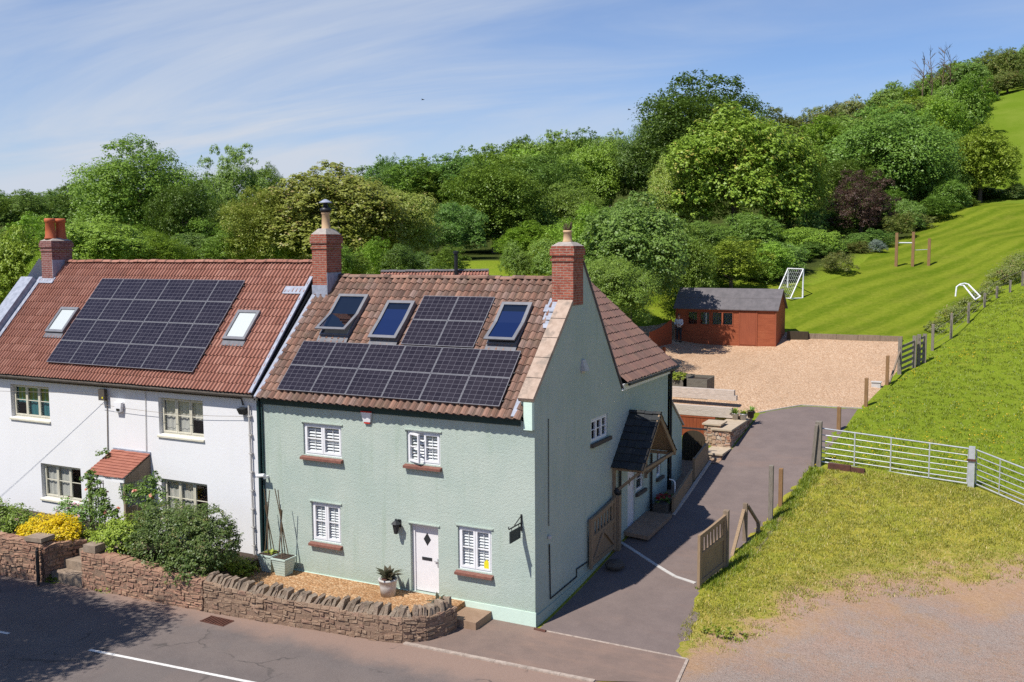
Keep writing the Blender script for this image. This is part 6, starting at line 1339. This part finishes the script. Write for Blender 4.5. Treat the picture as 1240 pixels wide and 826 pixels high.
# bare trees on the hill
for i, (x, yt, yb, d) in enumerate(((1110,70,100,188),(1121,64,98,190),(1133,60,96,192),(1144,66,96,194))):
    p = at(x, 300, d); t = thing('bare_tree', 'leafless twiggy tree poking out of the hilltop wood', 'tree', (p[0], p[1], h(p[0],p[1])), 'bare trees on the hilltop'); m = MB(); zt = at(x, yt, d)[2]; z0 = h(p[0],p[1]); rg = random.Random(i)
    top = np.array((p[0]+rg.uniform(-.5,.5), p[1], zt-.6)); m.tube([(p[0],p[1],z0),(p[0]+rg.uniform(-.3,.3),p[1],(z0+zt)/2), top], [.20,.12,.03], 6)
    for k_ in range(16):
        a = rg.uniform(0,6.28); f_ = rg.uniform(.45,.97); b0 = np.array((p[0],p[1],z0))+(top-np.array((p[0],p[1],z0)))*f_; L = rg.uniform(.8,2.6)*(1.3-f_*.7); d_ = np.array((math.cos(a),math.sin(a),rg.uniform(.5,1.2))); b1 = b0+d_*L; m.tube([b0, b0+d_*L*.5, b1], [.06,.045,.02], 4)
        for _ in range(5): d2 = d_+np.array((rg.uniform(-.9,.9),rg.uniform(-.9,.9),rg.uniform(-.3,.6))); c0 = b0+d_*L*rg.uniform(.3,1); m.tube([c0, c0+d2*L*.4], [.028,.012], 3)
    m.build('branches', 'cane', t)
# field edge hedge with gaps, over the wire fence
def bush(name, label, cat, lobes, n, leaf, mat, seed, tuft=.3, up=.35, part='leaves', extra=None, hollow=.55):
    rng = np.random.default_rng(seed); base = np.array(lobes[0][0], float); t = thing(name, label, cat, (base[0], base[1], min(l[0][2]-l[1][2] for l in lobes)))
    V, F, ti = cloud(rng, [(np.array(c, float), np.array(r, float)) for c, r in lobes], n, leaf, tuft, up, hollow=hollow); V = V-np.array(t.location)
    link(part, npmesh(part, V, F, LEAF[mat], ti), t)
    for nm, mt, m_, lf in extra or []:
        V, F, ti = cloud(rng, [(np.array(c, float), np.array(r, float)*1.06) for c, r in lobes], m_, lf, .08, .6, tufts=max(6, m_//7), hollow=.9); link(nm, npmesh(nm, V-np.array(t.location), F, LEAF[mt], ti), t)['kind'] = 'stuff'
    return t
hl_ = []
for x, y, r in ((1138,402,.55),(1146,404,.7),(1158,392,.95),(1166,386,.8),(1180,378,.8),(1198,366,.75),(1210,356,.85),(1216,346,1.0),(1228,344,1.1),(1236,338,1.3),(1246,330,1.4)):
    p = on(x, y); hl_.append(((p[0]-.5, p[1]+.2, p[2]+r*.5), (r*.8, r*.8, r*.68)))
bush('hedge', 'scruffy hedge straggling along the fence between lawn and field', 'hedge', hl_, 13000, .10, 'hedge', 21, .4)

# ------------------------------------------------------------------ garden plants in front of the white cottage
def pl_(x, y, Y): q = onaxis(x, y, 1, Y); return (q[0], q[1], q[2])
bush('shrub', 'big rounded variegated evergreen bush spilling over the sandstone wall', 'shrub', [(pl_(212,662,-2.3),(1.75,1.0,1.15)),(pl_(168,664,-2.2),(1.2,.9,.85)),(pl_(245,655,-2.2),(1.15,.9,1.15)),(pl_(205,640,-1.9),(1.4,.9,.9)),(pl_(226,690,-2.9),(.8,.6,.6)),(pl_(262,662,-2.0),(.7,.7,.9))], 34000, .072, 'varieg', 31, .15, hollow=.8)
bush('shrub', 'yellow-green lower shrub joined to the left side of the big rounded bush', 'shrub', [(pl_(140,655,-2.5),(.85,.7,.65)),(pl_(158,646,-2.4),(.8,.7,.65)),(pl_(128,664,-2.6),(.5,.5,.4))], 6500, .075, 'lime', 32, .16, hollow=.8)
bush('flower_bush', 'mound of bright yellow flowers behind the far left sandstone wall', 'flowers', [(pl_(60,645,-2.6),(1.15,.8,.62)),(pl_(42,650,-2.7),(.75,.6,.45)),(pl_(74,642,-2.4),(.7,.6,.55))], 14000, .065, 'yellow', 33, .2, .7)
bush('shrub', 'green bush with pale blossom at the left edge behind the sandstone wall', 'shrub', [(pl_(8,634,-2.4),(1.3,.8,.75)),(pl_(-15,630,-2.4),(1.2,.8,.8)),(pl_(26,640,-2.2),(.6,.6,.5))], 7000, .085, 'mid', 34, .22, extra=[('blossom','pink',160,.06)])
bush('shrub', 'low green foliage at the top of the garden steps below the rose trellis', 'shrub', [(pl_(95,664,-2.0),(.7,.4,.4)),(pl_(108,655,-1.9),(.6,.4,.45)),(pl_(84,668,-2.2),(.5,.4,.3))], 3500, .08, 'lush', 35)
bush('climbing_rose', 'climbing rose with coral flowers trained over the porch of the white cottage', 'rose', [(pl_(118,610,-1.3),(.55,.35,.8)),(pl_(128,630,-1.3),(.6,.35,.8)),(pl_(112,590,-1.35),(.35,.25,.4)),(pl_(165,600,-1.3),(.75,.35,.45)),(pl_(182,605,-1.2),(.55,.35,.7)),(pl_(185,585,-1.1),(.35,.3,.4)),(pl_(125,551,-.5),(.3,.2,.28)),(pl_(108,577,-1.3),(.3,.25,.22)),(pl_(140,648,-1.4),(.5,.35,.5))], 6500, .085, 'dark', 36, .3, extra=[('rose_flowers','rose',60,.13)])
bush('rose_bush', 'rose bush with pale pink flowers left of the rose trellis', 'rose', [(pl_(90,630,-1.4),(.55,.4,.5)),(pl_(102,624,-1.3),(.45,.35,.55)),(pl_(80,618,-1.3),(.35,.3,.5))], 2600, .075, 'blue', 37, .3, extra=[('rose_flowers','pink',150,.10)])
bush('shrub', 'soft green plants at the foot of the white wall beside the gravel bed', 'shrub', [(pl_(280,684,-1.2),(.8,.5,.35)),(pl_(268,690,-1.6),(.6,.5,.3)),(pl_(298,690,-1.0),(.4,.4,.25))], 4000, .07, 'lush', 38)
for i, (rb, x, y, z) in enumerate(BEDS):
    if i == 0: bush('vegetables', 'low green plants growing out of the left raised bed', 'plants', [((x+.1,y-.5,z+.1),(.5,.35,.25)),((x-.4,y-.3,z+.1),(.4,.3,.2))], 900, .10, 'lush', 40)
bush('flowers', 'dark red flowers in the trough by the handrail', 'flowers', [((.5,9.7,1.5),(.3,.35,.16)),((.5,10.1,1.52),(.28,.3,.16))], 700, .07, 'dark', 41, extra=[('petals','copper',10,.05)])
V, F, ti = cloud(np.random.default_rng(5), [(np.array((.52,9.8,1.62)), np.array((.28,.4,.08)))], 220, .07, .5, .9); me = npmesh('petals', V, F, MAT['petalred'], ti); tag(link('red_flowers', me), 'cluster of dark red flower heads beside the wing wall', 'flowers')
# the tree across the lane, outside the frame, whose shade falls on the tarmac
t = thing('tree', 'roadside tree beyond the left edge of the frame whose shade lies on the lane', 'tree', (-14.6,-12.6,0))
for c, r in (((-14.9,-12.6,8.2),(4.0,3.6,2.6)),((-18.5,-11.4,7.4),(3.6,3.2,2.6))):
    k = link('crown', CROWN['a'], t); k.location = Vector(c)-t.location; k.scale = r; k.material_slots[0].link = 'OBJECT'; k.material_slots[0].material = LEAF['mid']
k = link('trunk', TR[0], t); k.scale = (.28,.28,.5)

# ------------------------------------------------------------------ grass blades
def in_poly(P, poly):
    x, y = P[:, 0], P[:, 1]; ins = np.zeros(len(P), bool); j = len(poly)-1
    for i in range(len(poly)):
        xi, yi = poly[i][:2]; xj, yj = poly[j][:2]
        ins ^= ((yi > y) != (yj > y)) & (x < (xj-xi)*(y-yi)/(yj-yi+1e-12)+xi); j = i
    return ins
def grass(name, poly, n, hg, wd, mat, label, seed, keep=None):
    rng = np.random.default_rng(seed); poly = [tuple(map(float, p[:2])) for p in poly]; A = np.array(poly); lo, hi = A.min(0), A.max(0)
    nc = n//14; C0 = rng.uniform(lo, hi, (nc*3, 2)); C0 = C0[in_poly(C0, poly)][:nc]
    if keep is not None: C0 = C0[keep(C0, rng)]
    k = rng.integers(0, len(C0), n); P = C0[k] + rng.normal(0, .10, (n, 2)); P = P[in_poly(P, poly)]; n = len(P); k = k[:n]; z = H(P)+.0
    a = rng.uniform(0, 6.283, n); hh = hg*rng.uniform(.45, 1.25, n); ln = rng.uniform(.2, .9, n)*hh; w = wd*rng.uniform(.6, 1.3, n)
    B = np.column_stack([P, z-.01]); s = np.column_stack([np.cos(a+1.57), np.sin(a+1.57), np.zeros(n)])*w[:, None]; tip = B+np.column_stack([np.cos(a)*ln, np.sin(a)*ln, hh])
    V = np.stack([B-s, B+s, tip], 1).reshape(-1, 3); F = np.arange(3*n).reshape(n, 3); ti = np.clip(rng.normal(.45, .28, n), 0, 1)
    o = link(name, npmesh(name, V, F, LEAF[mat], ti)); o['kind'] = 'stuff'; return o
def dirt_keep(C0, rng):                                           # thin out over the stony lay-by
    e = C0[:, 1]-np.minimum(C0[:, 0]*1.9-8.1, C0[:, 0]*.6+1.7)+rng.normal(0, 1.7, len(C0)); return (e > .6) | ((e > -4.) & (rng.random(len(C0)) < .10))
patch = ton((818,772),(850,716),(878,692),(905,660),(936,632),(990,566),(1175,590),(1240,612)) + [(16,14),(16,9)] + ton((1240,705),(1000,735),(900,790),(850,795))
grass('grass', patch, 80000, .085, .013, 'grass', '', 51, dirt_keep)
field = ton((945,618),(962,590),(1010,530),(1052,491),(1078,467),(1100,450),(1128,428),(1165,398),(1210,362),(1245,342)) + [(18,58),(20,30),(14,17)] + ton((1175,589),(992,563))
grass('grass', field, 80000, .095, .018, 'lush', '', 52)
def verge_keep(C0, rng):
    xs = np.interp(C0[:, 1], [p[1] for p in verge], [p[0] for p in verge]); return rng.random(len(C0)) < np.clip(1.05-(C0[:, 0]-xs)/.55, 0, 1)
verge = ton((846,714),(880,690),(936,630),(985,566)); vg = [(x-.14, y) for x, y in verge] + [(x+.75, y-.1) for x, y in verge[::-1]]
grass('grass', vg, 8000, .14, .014, 'lush', '', 53, verge_keep)
# buttercups in the field
rng = np.random.default_rng(60); A = np.array([p[:2] for p in field], float); C0 = rng.uniform(A.min(0), A.max(0), (70, 2)); C0 = C0[in_poly(C0, field)]; P = (C0[rng.integers(0, len(C0), 1500)] + rng.normal(0, .8, (1500, 2))); P = P[in_poly(P, field)]
V, F = leaf_quads(np.column_stack([P, H(P)+.14]), rng.normal(size=(len(P),3))*.5+np.array((0,-.3,1)), np.full(len(P), .06), rng, 1.); o = link('buttercup_flowers', npmesh('buttercup_flowers', V, F, LEAF['yellow'], rng.uniform(0,.9,len(P)))); o['kind'] = 'stuff'
# weeds at the foot of walls
for i, (x, y, s, lb) in enumerate(((128,716,.22,'small weeds at the foot of the sandstone wall right of the steps'),(62,704,.2,'weeds at the foot of the iron gate'),(880,770,.3,'clump of weeds where the drive meets the dry grass'))):
    b = on(x, y); bush('weeds', lb, 'weeds', [((b[0],b[1],b[2]+s*.3),(s*2.2,s,s*.7))], 500, .06, 'lush', 70+i)

for nm, lb, ct in (('ground','sloping field and verge of bright grass with worn bare earth by the lane','ground'),('road','grey asphalt lane running along the bottom of the picture','road'),('road_marking','broken white centre line on the lane','road marking'),('forecourt','pinkish tarmac forecourt between lane and drive','pavement'),('driveway','dark tarmac drive climbing beside the green gable','driveway'),('side_path','narrow shaded path between the wing and the low timber fence','path'),('kerb','pale kerb line between lane and forecourt','kerb'),('edging_strip','thin pale edging line round the forecourt','edging'),('gravel_edging','pale edging between tarmac and gravel','edging'),('gravel_yard','golden gravel parking yard in front of the shed','yard'),('lawn','striped mown lawn rising behind the gravel yard','lawn'),('gravel_bed','orange gravel bed between the green wall and the edge-topped wall','gravel bed'),('garden_soil','bare soil bed right of the porch path','soil'),('garden_soil.001','bare soil bed left of the porch path','soil'),('garden_path','stone path from the steps to the porch','path'),('gravel_terrace','strip of gravel between the two sleeper walls','terrace'),
 ('grass','dry yellow-green grass below the field gate','grass'),('grass.001','lush field grass above the field gate','grass'),('grass.002','dark green grass along the right edge of the drive','grass'),('buttercup_flowers','scattered yellow buttercups in the upper field','flowers')):
    o = bpy.data.objects.get(nm)
    if o: o['label'] = lb; o['category'] = ct
# ------------------------------------------------------------------ light, sky, render settings
SUN_EL, SUN_AZ = 55.5, 201.0     # the sun stands over the lane, a little to the left
w = bpy.data.worlds.new('World'); SC.world = w; w.use_nodes = True; nt = w.node_tree; nt.nodes.clear()
sky = nd(nt, 'ShaderNodeTexSky', sky_type='NISHITA', sun_disc=False, sun_elevation=R(SUN_EL), sun_rotation=R(SUN_AZ), altitude=60, air_density=1.0, dust_density=.25, ozone_density=2.4)
gen = nd(nt, 'ShaderNodeTexCoord').outputs['Generated']; sp_ = nd(nt, 'ShaderNodeSeparateXYZ', {0: gen})
zz = math_(nt, 'ADD', math_(nt, 'MAXIMUM', sp_.outputs[2], 0.), .16)
pv = nd(nt, 'ShaderNodeCombineXYZ', {0: math_(nt, 'DIVIDE', sp_.outputs[0], zz), 1: math_(nt, 'DIVIDE', sp_.outputs[1], zz), 2: 0.}).outputs[0]
pr_ = nd(nt, 'ShaderNodeMapping', {0: pv, 2: (0, 0, R(-20)), 3: (.55, 1.5, 1)}).outputs[0]
cl = noise(nt, pr_, .9, 7, .58, .6); cl2 = noise(nt, pr_, .33, 3, .5, .3)
cf = math_(nt, 'MULTIPLY', sharpen(nt, cl, .38, .80), sharpen(nt, cl2, .36, .66))
cf = math_(nt, 'MULTIPLY', math_(nt, 'ADD', math_(nt, 'MULTIPLY', cf, .8), math_(nt, 'ADD', math_(nt, 'ADD', .06, math_(nt, 'MULTIPLY', sharpen(nt, sp_.outputs[0], -.12, -.60), math_(nt, 'MULTIPLY', sharpen(nt, cl, .2, .62), .48))), math_(nt, 'MULTIPLY', sharpen(nt, sp_.outputs[2], .20, .02), .35))), sharpen(nt, sp_.outputs[2], .62, .30))
hazef = sharpen(nt, sp_.outputs[2], .42, -.02)
skyc = mix(nt, 1., sky.outputs[0], (1.25, 1.5, 1.95), 'MULTIPLY')
colr = mix(nt, cf, skyc, (9.0, 9.9, 11.4))
bg = nd(nt, 'ShaderNodeBackground', {0: colr, 1: .055})
nt.links.new(bg.outputs[0], nd(nt, 'ShaderNodeOutputWorld').inputs[0])
sd = bpy.data.lights.new('sun', 'SUN'); sd.energy = 5.0; sd.angle = R(.53); sd.color = (1, .955, .89)
so = bpy.data.objects.new('sun', sd); COL.objects.link(so)
ts = Vector((math.sin(R(SUN_AZ))*math.cos(R(SUN_EL)), math.cos(R(SUN_AZ))*math.cos(R(SUN_EL)), math.sin(R(SUN_EL))))
so.rotation_euler = ts.to_track_quat('Z', 'Y').to_euler(); so.location = (-30, -60, 90)
vs = SC.view_settings; vs.view_transform = 'Standard'; vs.look = 'None'; vs.gamma = 1; vs.use_curve_mapping = False; vs.exposure = .30
SC.cycles.max_bounces = 9; SC.cycles.diffuse_bounces = 5; SC.cycles.glossy_bounces = 2; SC.cycles.transmission_bounces = 6; SC.cycles.transparent_max_bounces = 8
SC.cycles.use_denoising = False; SC.cycles.caustics_reflective = False; SC.cycles.caustics_refractive = False
